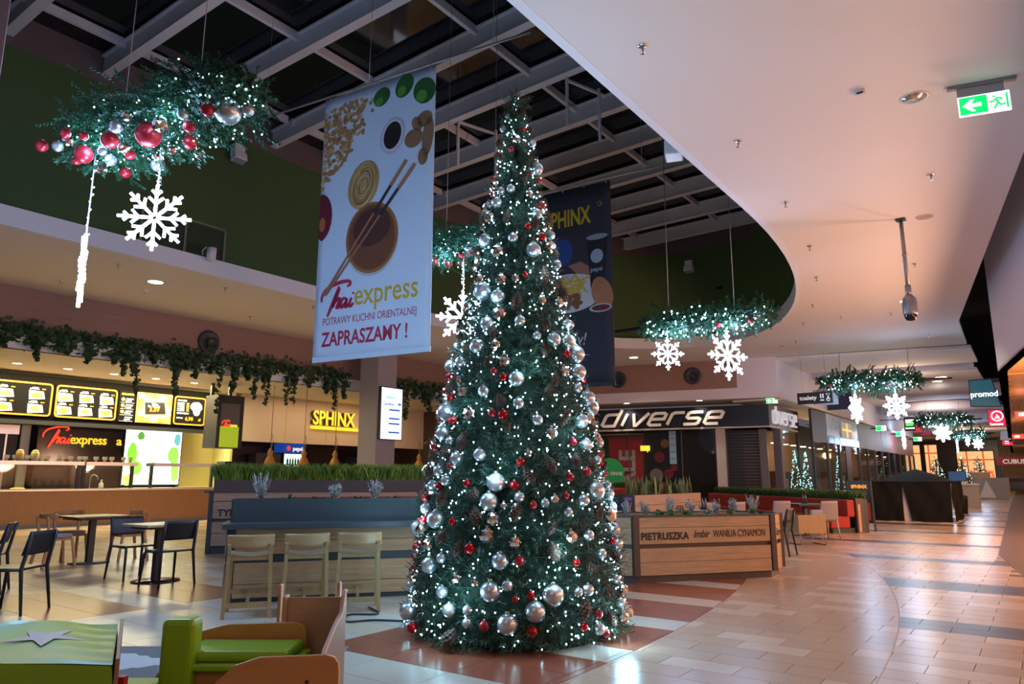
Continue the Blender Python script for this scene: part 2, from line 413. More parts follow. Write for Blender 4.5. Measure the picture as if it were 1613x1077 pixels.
# ---------------- far side: wall over the clothes shop (local frame along the shop front)
WR = math.atan2(.235, .972)
WM = Matrix.Translation((-14.31, 26.98, 0)) @ Matrix.Rotation(WR, 4, 'Z')
m = MB(); m.box(-5.9, 4.9, 0, .15, 4.85, 6.0, WM); struct(m.build('wall_far', M_BAND))
m = MB(); m.box(4.9, 6.37, -.005, .15, 4.85, 6.0, WM); struct(m.build('wall_far_corner', M_LAV))
m = MB(); m.box(-5.9, 6.37, -.02, .15, 4.42, 4.85, WM); struct(m.build('trim_5', M_LAV))
m = MB(); m.box(-5.9, 6.3, 0, 2.2, 4.42, 4.47, WM); struct(m.build('ceiling_shop_soffit', mat('soffit_paint', (.72, .66, .58), .8)))
m = MB(); m.box(-12.0, -4.0, .72, .9, 0, 4.45, WM); struct(m.build('wall_far_brick', mat('dark_brick_wall', (.055, .03, .025), .7)))
# ---------------- corridor left wall (above the shops)
m = MB(); m.box(-8.3, -8.1, 28.5, 64, 4.42, 6.0); struct(m.build('wall_corridor', M_LAV))
m = MB(); m.box(-10, -7.95, 28.8, 64, 4.35, 4.42); struct(m.build('trim_6', mat('soffit_paint', (.72, .66, .58), .8)))
# corridor ceiling panels beyond the main ceiling
def cpan(name, pts, z, m_=M_CEIL): 
    q = MB(); q.slab(pts, z, z + .1); return struct(q.build(name, m_))
cpan('ceiling_corridor', [(-8.1, 28.6), (-1.7, 29.9), (-1.75, 33.9), (-8.1, 33.2)], 5.9)
cpan('ceiling_corridor', [(-8.1, 34.0), (-1.85, 34.6), (-1.92, 96), (-16, 96), (-16, 64.2), (-8.1, 64.2)], 5.7)
struct(MB().box(-9, 8, 24.9, 98, 8.1, 8.2).build('ceiling_void', M_BLACK))
struct(MB().box(-8.1, -1.9, 34.0, 34.1, 5.7, 6.6).build('trim_7', M_LAV))
for (x, y, a, b, z) in ((-3.6, 41, 3.0, 2.6, 5.35), (-4.6, 50, 3.2, 3.0, 5.2), (-3.2, 60, 3.0, 3.0, 5.2)):
    prof = [(1.0, 0), (1.0, .35), (.9, .5)]
    M = Matrix.Translation((x, y, z)) @ Matrix.Diagonal((a, b, 1, 1)); q = MB(); q.lathe(prof, 40, M); struct(q.build('ceiling_drum', M_LAV))
# ---------------- right-hand arcade: fascia, soffit, inner wall
FP = [(4.5, -10), (-.72, 21.9), (-2.2, 71), (-2.9, 96)]
def poly_wall(P, z0, z1, t, m_, name):
    Q = [(x + t, y) for x, y in P]; q = MB(); q.slab(P + Q[::-1], z0, z1); return struct(q.build(name, m_))
poly_wall(FP, 4.0, 8.1, .2, M_LAV, 'wall_right')
M_ARC = wood('arcade_soffit_wood', (.62, .34, .12), (.45, .22, .07), (.4, 8, 8), 2.0, .3)
q = MB(); q.slab([(x + .0, y) for x, y in FP] + [(8, 96), (8, -10)], 4.0, 4.05); asf = struct(q.build('ceiling_arcade', M_ARC))
yy = 22.5
while yy < 70:
    q = MB(); x0 = -.72 - .03 * (yy - 21.9); q.box(x0 + .2, 5, yy, yy + 1.1, 3.97, 4.0); q.build('soffit_board', M_ARC, asf); yy += 1.16
struct(MB().box(6, 6.2, -10, 96, 0, 4.0).build('wall_arcade', mat('arcade_wall_paint', (.62, .45, .3), .7)))
# ---------------- end of the corridor
struct(MB().box(-20, 9, 95, 95.3, 0, 8.1).build('wall_end', mat('end_wall_paint', (.52, .38, .24), .7, var=.1, scale=.4)))
# ================================================================== THAI FOOD COUNTER (x = east face, runs along +y)
def E_(p, y, z, x): return F_east(x, y, z)
M_CTR = wood('counter_slat_wood', (.42, .21, .085), (.26, .12, .045), (1, 22, .6), 4.0, .4)
M_STAINLESS = mat('stainless_steel', (.62, .62, .60), .3, .9)
M_MENU = mat('menu_board_black', (.02, .018, .018), .35)
M_ORANGE = glow('menu_orange_border', (1.0, .38, .02), 1.1)
M_MWHITE = glow('menu_white_print', (1.0, .95, .88), 1.1)
M_FOOD1 = glow('menu_food_print', (1.0, .42, .06), .9); M_FOOD2 = glow('menu_food_green_print', (.9, .62, .15), .8)
M_MDARK = mat('menu_lit_charcoal', (.007, .006, .005), .8, spec=.05, emit=(.16, .12, .10), es=.12)
M_RED = glow('lit_red_letter', (1.0, .05, .02), 1.5); M_YELL = glow('lit_yellow_letter', (1.0, .62, .03), 1.2)
M_REDF = mat('red_print', (.42, .015, .06), .6); M_GOLDF = mat('gold_print', (.55, .36, .02), .6)

# hand-drawn "Thai" lettering as pen strokes in a unit box 1.0 wide, 0.75 high
def thai_strokes():
    S_ = []
    def c(pts, k=5): S_.append([(p.x, p.y) for p in smooth_curve([(x, y, 0) for x, y in pts], k)])
    c([(.02, .36), (.03, .50), (.16, .64), (.40, .72), (.62, .75), (.78, .73), (.80, .66), (.72, .63)])
    c([(.50, .66), (.40, .44), (.28, .18), (.20, .02)])
    c([(.52, .62), (.44, .44), (.34, .20)]); c([(.34, .22), (.44, .36), (.52, .38), (.50, .28), (.46, .20), (.52, .20), (.56, .24)])
    c([(.72, .36), (.62, .37), (.56, .27), (.60, .19), (.68, .26), (.74, .36)]); c([(.74, .36), (.69, .22), (.73, .19), (.79, .25)])
    c([(.86, .37), (.80, .24), (.84, .19), (.92, .25)]); c([(.885, .45), (.905, .475)], 2)
    return S_
def thai_logo(parent, M, width, m_, ex=.02, pen=.055, name='script_lettering'):
    q = MB(); ST = thai_strokes()
    for si, s in enumerate(ST):
        if si == len(ST) - 1: q.build(name, m_, parent); q = MB()
        n = len(s); wds = [pen * (.55 + .45 * math.sin(math.pi * (i + .5) / n)) * width for i in range(n)]
        for poly in stroke2d([(x * width, y * width) for x, y in s], wds):
            q.prism(poly, -ex, 0, M @ Matrix.Rotation(R(-90), 4, 'X'))
    return q.build('script_dot', m_, parent)

ct = thing('food_counter', 'long wooden slat front food counter under the lit menu boards', 'counter', (-22.3, 6.6, 0))
MB().box(-.75, 0, 0, 7.3, .1, .98).build('counter_front', M_CTR, ct)
MB().box(-.78, -.06, .02, 7.28, 0, .1).build('plinth', mat('grey_plinth', (.30, .30, .32), .5), ct)
MB().box(-.85, .05, -.03, 7.33, .98, 1.04).build('counter_top', M_STAINLESS, ct, bevel=.01)
M_GLASS = mat('clear_glass', (.9, .95, .93), .03, trans=1.0, spec=.5)
for k, (a, b) in enumerate(((.1, 3.0), (3.16, 4.55), (5.15, 7.2))):
    sg = thing('sneeze_guard', ('glass sneeze guard over the left end of the food counter', 'short glass sneeze guard on the middle of the food counter', 'glass sneeze guard at the right end of the food counter')[k], 'glass guard', (-22.3, 6.6, 1.04), 0, 'sneeze guards')
    for yy in (a, b): MB().box(-.40, -.32, yy - .04, yy + .04, 0, .70).build('post', M_DARKSTEEL, sg)
    MB().box(-.62, -.1, a - .05, b + .05, .66, .76).build('shelf_rail', M_STAINLESS, sg)
    MB().box(-.34, -.335, a + .05, b - .05, .04, .66).build('glass_pane', M_GLASS, sg)
# price cards and jars standing on the guard shelf
pc0 = thing('price_card', 'small white price card standing on the glass guard shelf', 'price card', group='price cards on the counter shelf')
MB().box(-.01, .01, -.065, .065, .07, .16).build('card', mat('card_white', (.75, .74, .70), .6), pc0); MB().box(-.02, .02, -.03, .03, 0, .07).build('clip', mat('clip_gold', (.5, .4, .1), .4), pc0)
for i, yy in enumerate((7.15, 7.75, 7.95, 8.25, 8.75, 9.05, 9.35, 9.6, 9.75, 10.05, 10.3, 10.5, 10.85, 11.05)):
    place(pc0, (-22.62, yy, 1.80), random.uniform(-.15, .15), 'small white price card on the guard shelf, %s from the left' % ORD[i], 'price cards on the counter shelf', i == 0)
for yy, c, l in ((8.05, (.62, .42, .2), 'jar of golden noodles on the counter shelf'), (8.42, (.62, .5, .3), 'paper cup with pale filling on the counter shelf')):
    j = thing('food_jar', l, 'jar', (-22.6, yy, 1.80)); MB().lathe([(.06, 0), (.09, .05), (.1, .22), (.08, .25)], 14).build('jar_body', mat('jar_' + str(yy), c, .4), j)
    MB().sphere((0, 0, .26), .085, 12, 6, (1, 1, .6)).build('filling', mat('jar_fill_' + str(yy), (.7, .45, .12), .7), j)
pr = thing('paper_towel_roll', 'white paper towel roll on the kitchen worktop', 'paper roll', (-24.4, 8.0, .96)); MB().lathe([(.13, 0), (.13, .42)], 18).build('roll', mat('paper', (.72, .70, .66), .8), pr); MB().lathe([(.03, .42), (.03, .44)], 10).build('core', mat('core_card', (.3, .2, .1), .8), pr)
wk = thing('kitchen_worktop', 'steel kitchen worktop behind the food counter', 'worktop', (-24.55, 7.0, 0))
MB().box(-.3, .35, 0, 4.6, .9, .96).build('worktop', M_STAINLESS, wk)
for k in range(4): MB().box(-.28, .32, .05 + k * 1.14, 1.12 + k * 1.14, .08, .89).build('cabinet_front', M_STAINLESS, wk)
tp = thing('tap', 'curved chrome tap at the kitchen sink', 'tap', (-24.45, 10.75, .96)); MB().tube(smooth_curve([(0, 0, 0), (0, 0, .35), (0, .08, .48), (.1, .16, .42), (.12, .17, .32)]), .015, 8).build('spout', M_CHROME, tp); MB().lathe([(.03, 0), (.03, .04)], 10).build('base', M_CHROME, tp)
sb = thing('soap_bottle', 'pale soap bottle beside the chrome tap', 'bottle', (-24.35, 11.05, .96)); MB().lathe([(.07, 0), (.07, .2), (.025, .25), (.025, .3)], 12).build('bottle_body', M_WHITEPL, sb); MB().box(-.01, .05, -.01, .01, .3, .33).build('pump', M_WHITEPL, sb)
fr = thing('kitchen_tray', 'steel tray with yellow food on the kitchen worktop', 'tray', (-24.3, 8.6, .96)); MB().box(-.2, .2, -.45, .45, 0, .05).build('tray', M_STAINLESS, fr); MB().sphere((0, .1, .06), .18, 10, 6, (.6, 1.2, .3)).build('food', mat('yellow_food', (.6, .42, .06), .7), fr)
# back panels of the kitchen
bk = thing('kitchen_hatch', 'dark kitchen hatch with steel header left of the red script sign', 'hatch', (-25.3, 5.6, 0))
MB().box(-.1, 0, 0, 3.3, .0, 3.1).build('hatch_opening', mat('hatch_dark', (.03, .025, .022), .5), bk); MB().box(0, .06, 0, 3.3, 2.65, 3.1).build('header', M_STAINLESS, bk)
MB().box(0, .05, 2.95, 3.0, .9, 2.65).build('jamb', M_STAINLESS, bk); MB().box(.0, .08, 3.35, 3.6, .9, 3.1).build('edge_panel', mat('pale_panel', (.75, .72, .66), .5), bk)
lg = thing('script_sign', 'black back panel with glowing red script and yellow express letters', 'sign', (-24.9, 9.3, 0))
MB().box(-.1, 0, 0, 2.55, .96, 3.05).build('panel', mat('glossy_black_panel', (.015, .013, .012), .12), lg)
thai_logo(lg, F_east(.03, .1, 2.25), .90, M_RED, .03, .06)
text('express', .42, M_YELL, lg, F_east(.03, .90, 2.41), .02, .004, sx=.86); text('a', .40, M_YELL, lg, F_east(.03, 2.34, 2.41), .02, .004)
fl = thing('flower_light_panel', 'bright backlit panel printed with a white flower behind the counter', 'light panel', (-25.0, 11.95, 1.08))
MB().box(-.08, 0, 0, 2.05, 0, 1.92).build('frame', M_DARKSTEEL, fl)
MB().box(0, .01, .04, 2.01, .04, 1.88).build('lit_panel', glow('backlit_white', (1.0, 1.0, .92), 2.6), fl)
def blob(m, cx, cz, rx, rz, x, n=18, jag=.12, seed=1):
    rr = random.Random(seed); m.prism([(cx + rx * (1 + rr.uniform(-jag, jag)) * math.cos(2 * math.pi * k / n), cz + rz * (1 + rr.uniform(-jag, jag)) * math.sin(2 * math.pi * k / n)) for k in range(n)], -x - .004, -x, Matrix.Rotation(R(90), 4, 'Z'))
for k, (cy, cz, ry, rz, c) in enumerate([(.3, 1.05, .16, .4, (.25, .7, .05)), (.45, .6, .22, .25, (.3, .75, .08)), (.25, .2, .2, .2, (.6, .9, .2)), (1.75, 1.05, .2, .3, (.3, .75, .1)), (1.85, .5, .14, .4, (.4, .8, .15)), (1.85, 1.6, .12, .22, (.15, .5, .5)), (.55, 1.68, .12, .14, (.12, .35, .05))]):
    q = MB(); blob(q, cy, cz, ry, rz, .012, seed=k); q.build('leaf_print', glow('print_leaf_%d' % k, c, 1.3), fl)
for k, (cy, cz) in enumerate([(1.15, 1.5), (.95, .85), (1.05, .18)]):
    q = MB()
    for j in range(7): a = j * .9; q.prism([(cy + .16 * math.cos(a + d) * rr, cz + .12 * math.sin(a + d) * rr) for d, rr in ((0, .2), (-.2, .8), (0, 1), (.2, .8))], -.02, -.016, Matrix.Rotation(R(90), 4, 'Z'))
    q.build('stamen_print', glow('print_stamen', (1.0, .55, .12), 1.4), fl)
yw = struct(MB().box(-25.2, -25.05, 14.0, 15.3, 0, 4.45).build('wall_counter_end', mat('yellow_counter_wall', (.80, .72, .30), .7)))
struct(MB().box(-25.05, -23.95, 15.25, 15.35, 0, 4.45).build('wall_counter_side', mat('yellow_counter_wall', (.80, .72, .30), .7)))
# menu boards
mb_ = thing('menu_header', 'long black header box that carries the lit menu boards', 'header', (-24.05, 5.5, 0))
MB().box(-.2, 0, 0, 8.85, 2.98, 4.36).build('header_box', mat('header_brown', (.007, .0055, .005), .9, spec=.05), mb_)
MB().box(-.25, .06, 0, 8.85, 2.9, 3.02).build('bottom_rail', M_BLACKPL, mb_)
def menu(y0, y1, label, kind):
    wd = y1 - y0; t = thing('menu_board', label, 'menu board', (-24.03, y0, 3.14), 0, 'lit menu boards over the food counter')
    MB().box(0, .04, 0, wd, 0, 1.0).build('panel', M_MDARK if kind != 'promo' else glow('menu_promo_wood', (.9, .6, .35), .8), t)
    if kind != 'list':
        q = MB(); rr = .09; pts = []
        for cx, cz, a0 in ((wd - .03 - rr, .97 - rr, 0), (.03 + rr, .97 - rr, 90), (.03 + rr, .03 + rr, 180), (wd - .03 - rr, .03 + rr, 270)):
            for k in range(5): a = R(a0 + k * 22.5); pts.append((cx + rr * math.cos(a), cz + rr * math.sin(a)))
        for poly in stroke2d(pts, .045, True): q.prism(poly, -.05, -.04, Matrix.Rotation(R(90), 4, 'Z'))
        q.build('orange_border', M_ORANGE, t)
    RZ = Matrix.Rotation(R(90), 4, 'Z')
    if kind == 'dishes':
        nc = 3 if wd > 1.7 else 2
        for r_ in range(2):
            for k in range(nc):
                cy = wd * (k + .5) / nc; cz = .62 - r_ * .4
                q = MB(); q.prism([(cy - .22, cz - .14), (cy + .2, cz - .10), (cy + .15, cz + .12), (cy - .24, cz + .14)], -.046, -.041, RZ); q.build('plate_print', M_MWHITE, t)
                q = MB(); blob(q, cy - .03, cz, .15, .085, .047, 12, .2, k + r_ * 3); q.build('dish_print', M_FOOD1 if (k + r_) % 2 else M_FOOD2, t)
                q = MB(); q.prism([(cy - .22, cz + .17), (cy + .02, cz + .17), (cy + .02, cz + .205), (cy - .22, cz + .205)], -.046, -.041, RZ); q.prism([(cy - .16, cz + .215), (cy + .0, cz + .215), (cy + .0, cz + .235), (cy - .16, cz + .235)], -.046, -.041, RZ); q.build('caption_print', M_MWHITE, t)
                q = MB(); q.prism([(cy + .1, cz + .175), (cy + .2, cz + .175), (cy + .2, cz + .205), (cy + .1, cz + .205)], -.046, -.041, RZ); q.build('price_print', M_ORANGE, t)
    elif kind == 'list':
        q = MB(); q.prism([(.06, .86), (.46, .86), (.46, .92), (.06, .92)], -.046, -.041, RZ); q.build('heading_print', M_YELL, t)
        for k in range(4):
            q = MB(); z = .72 - k * .2
            if k < 3: blob(q, .12, z, .06, .06, .046, 12, 0, 1); q.build('bullet_print', M_FOOD2, t)
            q = MB(); q.prism([(.22, z), (.45, z + .0), (.45, z + .04), (.22, z + .04)], -.046, -.041, RZ); q.prism([(.2, z - .07), (.4, z - .07), (.4, z - .03), (.2, z - .03)], -.046, -.041, RZ); q.prism([(.05, z - .11), (.48, z - .11), (.48, z - .1), (.05, z - .1)], -.046, -.041, RZ); q.build('caption_print', M_MWHITE, t)
    elif kind == 'promo':
        for k in range(16):
            a = k * 2 * math.pi / 16; cy = wd / 2 + wd * .40 * max(-1, min(1, 1.25 * math.cos(a))); cz = .5 + .40 * max(-1, min(1, 1.25 * math.sin(a)))
            q = MB(); blob(q, cy, cz, .1, .085, .046, 12, .15, k); q.build('ingredient_print', (M_MWHITE, M_FOOD1, M_FOOD2)[k % 3], t)
        q = MB(); q.prism([(.3, .28), (wd - .2, .33), (wd - .27, .72), (.25, .67)], -.05, -.045, RZ); q.build('chalk_board', M_MENU, t)
        text('3.59', .2, M_ORANGE, t, F_east(.052, .42, .38) @ Matrix.Rotation(R(4), 4, 'Z'), .002, .006)
        text('Tylko', .1, M_MWHITE, t, F_east(.052, .48, .6), .002, .004); text('Do Tajland', .09, M_MWHITE, t, F_east(.052, .36, .53), .002, .004)
    elif kind == 'price':
        q = MB(); q.prism([(.12, .82), (.45, .82), (.45, .87), (.12, .87)], -.046, -.041, RZ)
        for k in range(5): z = .74 - k * .065; q.prism([(.12, z), (.38, z), (.38, z + .035), (.12, z + .035)], -.046, -.041, RZ)
        q.prism([(.12, .38), (.55, .38), (.55, .43), (.12, .43)], -.046, -.041, RZ); q.prism([(.12, .22), (.35, .22), (.35, .26), (.12, .26)], -.046, -.041, RZ); q.build('caption_print', M_MWHITE, t)
        q = MB()
        for k in range(5): z = .74 - k * .065; q.prism([(.45, z), (.55, z), (.55, z + .035), (.45, z + .035)], -.046, -.041, RZ)
        q.build('price_print', M_FOOD2, t)
        q = MB(); blob(q, .82, .66, .22, .17, .046, 16, .12, 3); blob(q, .84, .5, .13, .16, .046, 16, .08, 4); q.build('dish_print', M_MWHITE, t)
        text('6,90', .17, M_ORANGE, t, F_east(.052, .43, .17), .002, .006); text('zł', .13, M_ORANGE, t, F_east(.052, .92, .17), .002, .006)
menu(5.55, 7.52, 'menu board cut off by the left edge of the photo', 'dishes')
menu(7.6, 9.22, 'lit menu board with four plates, nearest the kitchen hatch', 'dishes')
menu(9.3, 11.12, 'lit menu board with six dishes above the red script sign', 'dishes')
menu(11.18, 11.70, 'narrow black list board with yellow heading and bullets', 'list')
menu(11.76, 12.95, 'promotional menu board with a chalkboard reading 3.59', 'promo')
menu(13.02, 14.2, 'last menu board on the right with the price 6,90', 'price')
# ceiling downlights over the counter
def downlight(loc, r, label, m_, group, ring=M_WHITEPL):
    t = thing('downlight', label, 'downlight', loc, 0, group)
    MB().lathe([(r, -.004), (r * 1.18, -.008), (r * 1.18, 0), (r * .8, 0)], 20, cap=False).build('ring', ring, t)
    MB().lathe([(.001, -.002), (r, -.004), (r, 0), (.001, 0)], 20, cap=False).build('lens', m_, t); return t
M_LENS = glow('lit_lens', (1.0, .9, .72), 9.0); M_LENSOFF = mat('unlit_lens', (.55, .5, .46), .15, .7)
for k_, yy in enumerate((6.4, 7.7, 9.0, 10.3, 11.6, 12.9)): downlight((-22.6, yy, 4.45), .11, 'round lit downlight over the food counter, %s from the left' % ORD[k_], M_LENS, 'downlights over the food counter')
# projecting black and green sign box
sb_ = thing('projecting_sign', 'black projecting box sign with green lower half and small red script', 'sign', (-21.5, 13.15, 2.3))
MB().box(-.75, 0, 0, .95, 0, 1.72).build('sign_box', M_BLACKPL, sb_); MB().box(0, .01, .12, .8, .02, .7).build('lit_green_panel', glow('green_gradient', (.45, .62, .02), .55), sb_)
MB().box(0, .01, .12, .8, .7, 1.45).build('upper_panel', mat('sign_grey', (.12, .11, .11), .3), sb_)
thai_logo(sb_, F_east(.02, .16, .64), .34, M_RED, .004, .12); text('express', .13, M_YELL, sb_, F_east(.02, .44, .70), .003, .006, sx=.7)
MB().box(-.7, -.6, .1, .2, 1.72, 2.15).build('hanger', M_BLACKPL, sb_); MB().box(-.7, -.6, .75, .85, 1.72, 2.15).build('hanger', M_BLACKPL, sb_)
# cold shelf with bottles by the yellow wall
cs = thing('drink_cooler', 'small open drinks cooler beside the yellow wall', 'cooler', (-22.7, 14.3, 0))
MB().box(-.5, 0, 0, .75, 0, 1.9).build('cooler_body', M_BLACKPL, cs)
for k in range(3): MB().box(-.02, .02, .06, .7, 1.05 + k * .28, 1.07 + k * .28).build('shelf', M_STAINLESS, cs)
rb = random.Random(4)
for k in range(2):
    for j in range(6):
        c = [(.5, .2, .05), (.1, .35, .1), (.4, .05, .04), (.5, .4, .3)][rb.randrange(4)]
        b = thing('bottle', 'small bottle in the open drinks cooler, %s shelf, %s from the left' % (('lower', 'upper')[k], ORD[j]), 'bottle', (-22.66, 14.42 + j * .1, 1.07 + k * .28), 0, 'bottles in the drinks cooler')
        MB().lathe([(.035, 0), (.035, .14), (.014, .18), (.014, .21)], 10).build('bottle_body', mat('bottle_%d' % (k * 6 + j), c, .2), b); MB().lathe([(.017, .21), (.017, .23)], 8).build('cap', M_WHITEPL, b)

# ================================================================== SPHINX BAR
M_BEIGE = mat('beige_panel', (.62, .50, .38), .7, var=.04, scale=1)
for k in range(5):
    y0 = 15.55 + k * 2.0; p = MB(); p.box(-24.1, -23.9, y0 + .006, y0 + 1.994, 2.68, 4.45); o = p.build('wall_panel', M_BEIGE, wl)
sp = thing('yellow_letter_sign', 'glowing yellow SPHINX letters with a yellow underline on beige panels', 'sign', (-23.86, 18.6, 3.3))
text('SPHINX', .80, M_YELL, sp, F_east(.08, .16, .19), .03, .012, sx=.80)
MB().box(.02, .09, .1, 2.7, 0, .12).build('underline', M_YELL, sp)
text('SPHINX', .80, mat('letter_return', (.05, .02, .01), .5), sp, F_east(.03, .10, .18), .05, .014, sx=.80, name='letter_returns')
bs = thing('back_bar_shelf', 'dark wooden back bar with arched openings beneath the beige panels', 'shelf', (-25.6, 15.5, 0))
MB().box(-.1, 0, 0, 2.0, 0, 2.6).build('back_panel', mat('dark_bar_wood', (.06, .03, .022), .5), bs)
for k in range(2):
    q = MB(); pts = [(.15 + k * .95, .9), (.85 + k * .95, .9), (.85 + k * .95, 1.9)] + [(.5 + k * .95 + .35 * math.cos(R(a)), 1.9 + .35 * math.sin(R(a))) for a in range(0, 181, 20)]
    q.prism(pts, -.03, -.0, Matrix.Rotation(R(90), 4, 'Z')); q.build('arched_opening', M_BLACKPL, bs)
    MB().box(0, .2, .15 + k * .95, .85 + k * .95, 1.57, 1.6).build('bottle_shelf', mat('dark_bar_wood', (.06, .03, .022), .5), bs)
    for j in range(4):
        b = thing('bar_bottle', 'dark liqueur bottle in the %s arch of the back bar, %s from the left' % (('left', 'right')[k], ORD[j]), 'bottle', (-25.5, 15.75 + k * .95 + j * .14, 1.6), 0, 'bottles on the arched back bar')
        MB().lathe([(.045, 0), (.045, .2), (.016, .27), (.016, .34)], 10).build('bottle_body', mat('dark_bottle', (.08, .09, .12), .1), b); MB().lathe([(.02, .34), (.02, .37)], 8).build('cap', M_GREYMET, b)
fg = thing('drinks_fridge', 'lit glass-door drinks fridge with a blue pepsi header', 'fridge', (-24.9, 18.25, 0))
MB().box(-.6, 0, 0, 1.0, 0, 2.35).build('fridge_body', M_BLACKPL, fg); MB().box(-.6, .04, -.02, 1.02, 2.35, 2.72).build('header', glow('pepsi_blue', (.01, .05, .28), .9), fg)
text('pepsi', .24, M_MWHITE, fg, F_east(.05, .42, 2.44), .003, .004); q = MB(); blob(q, .22, 2.53, .1, .1, .046, 16, 0); q.build('header_emblem', glow('emblem_red', (.8, .05, .05), 1.0), fg)
MB().box(0, .02, .06, .94, .6, 2.3).build('lit_interior', glow('fridge_light', (.75, 1.0, .92), 1.6), fg)
for k in range(3): MB().box(.02, .16, .06, .94, 1.0 + k * .42, 1.03 + k * .42).build('shelf', M_GREYMET, fg)
for k in range(3):
    for j in range(6):
        b = thing('drink_bottle', 'small drink bottle in the lit fridge, %s shelf, %s from the left' % (('bottom', 'middle', 'top')[k], ORD[j]), 'bottle', (-24.80, 18.4 + j * .13, 1.03 + k * .42), 0, 'bottles in the drinks fridge')
        MB().lathe([(.04, 0), (.04, .18), (.015, .24), (.015, .27)], 8).build('bottle_body', mat('fr_%d' % ((k + j) % 4), [(.1, .4, .08), (.5, .3, .05), (.05, .2, .5), (.6, .6, .6)][(k + j) % 4], .3), b); MB().lathe([(.02, .27), (.02, .29)], 8).build('cap', M_WHITEPL, b)
dr = thing('bar_cabinet', 'wooden framed cabinet door left of the drinks fridge', 'cabinet', (-24.9, 17.0, 0)); MB().box(-.5, 0, 0, 1.15, 0, 2.3).build('cabinet_body', mat('grey_wood', (.12, .085, .07), .5), dr); MB().box(0, .02, .3, .8, 1.0, 2.1).build('cabinet_pane', mat('brown_pane', (.10, .04, .03), .2), dr)
ov = thing('bar_counter', 'dark steel bar counter behind the grass planter', 'counter', (-22.6, 15.6, 0)); MB().box(-.6, 0, 0, 8.5, 0, 1.05).build('counter_body', mat('dark_bar_wood', (.06, .03, .022), .5), ov); MB().box(-.65, .06, 0, 8.5, 1.05, 1.11).build('counter_top', M_DARKSTEEL, ov)
dd = thing('dark_doorway', 'dark doorway in the brick wall behind the grey pillar', 'doorway', (-26.15, 22.2, 0)); MB().box(0, .06, 0, 1.6, 0, 2.6).build('frame', M_BLACK, dd); MB().box(.06, .1, .3, 1.3, 0, 2.3).build('door_leaf', mat('dark_blue_door', (.03, .03, .05), .4), dd)
# gourd pendant lamps
gl0 = thing('gourd_lamp', 'gourd pendant lamp', 'pendant lamp', group='gourd lamps over the bar')
MB().tube([(0, 0, 0), (0, 0, 2.45)], .012, 6).build('cord', mat('rope', (.35, .25, .14), .8), gl0)
MB().tube([(0, .03, .0), (.02, .08, .25), (0, .03, .5), (0, -.02, .3), (0, .03, 0)], .012, 6).build('rope_loop', mat('rope', (.35, .25, .14), .8), gl0)
MB().lathe([(.03, .02), (.06, -.04), (.1, -.12), (.075, -.2), (.07, -.22), (.14, -.34), (.18, -.45), (.15, -.56), (.06, -.62)], 16).build('gourd', mat('gourd_skin', (.50, .25, .06), .5, var=.2, scale=12), gl0)
for k, (y, l) in enumerate(((14.88, 'gourd pendant lamp left of the drinks fridge'), (16.25, 'gourd pendant lamp in front of the drinks fridge'), (17.64, 'gourd pendant lamp under the yellow letter sign'), (20.2, 'gourd pendant lamp half hidden by the grey pillar'), (22.09, 'gourd pendant lamp between the pillar and the lit tree'))):
    g = place(gl0, (-21.0, y, 2.3), 0, l, 'gourd lamps over the bar', k == 0)
# ---------------- pillar with screen
pl = struct(MB().box(-19.3, -18.4, 17.2, 18.1, 0, 6.0).build('wall_pillar', mat('pillar_paint', (.36, .34, .40), .7)))
scn = thing('info_screen', 'bright white information screen mounted on the grey pillar', 'screen', (-18.38, 17.26, 2.63))
MB().box(0, .1, 0, 1.06, 0, 1.84).build('screen_case', M_BLACKPL, scn); MB().box(.1, .105, .03, 1.03, .03, 1.81).build('screen_face', glow('screen_white', (.86, .94, 1.0), 1.25), scn)
G_ = glow('screen_green', (.15, .65, .4), .8); B_ = glow('screen_blue', (.03, .12, .6), .8)
text('galeria', .16, G_, scn, F_east(.108, .28, 1.45), .002, .002, sx=.9); text('Carrefour', .16, B_, scn, F_east(.108, .1, 1.2), .002, .002, sx=.8)
q = MB(); q.prism([(.8, 1.26), (.88, 1.32), (.88, 1.2)], -.112, -.107, Matrix.Rotation(R(90), 4, 'Z')); q.prism([(.98, 1.26), (.9, 1.34), (.9, 1.18)], -.112, -.107, Matrix.Rotation(R(90), 4, 'Z')); q.build('emblem', B_, scn)
for z in (1.02, .72, .54, .24): MB().box(.106, .11, .4, .92, z, z + .055).build('blue_bar', B_, scn); MB().box(.106, .11, .08, .26, z, z + .02).build('grey_line', glow('screen_grey', (.5, .6, .7), .7), scn)
# ---------------- round ceiling-jet nozzles in the brown panelling
def nozzle(loc, rz, label):
    t = thing('air_nozzle', label, 'air nozzle', loc, rz, 'round air nozzles in the brown panelling'); M = Matrix.Rotation(R(90), 4, 'Y')
    MB().lathe([(.33, 0), (.35, .05), (.30, .09), (.22, .05), (.001, .03)], 28, M, False).build('nozzle_ring', mat('nozzle_dark', (.045, .05, .065), .4), t)
    MB().lathe([(.17, .03), (.17, .13), (.13, .13), (.12, .02), (.001, .02)], 20, Matrix.Translation((0, .08, -.03)) @ M, False).build('nozzle_jet', M_BLACKPL, t)
nozzle((-20.0, 11.75, 5.38), 0, 'dark round air nozzle in the panelling above the ivy')
for s, l in ((.1, 'dark round air nozzle half hidden by the black banner'), (3.2, 'dark round air nozzle between the two right snowflakes')):
    p = WM @ Vector((s, 0, 5.42)); nozzle(p, WR - R(90), l)
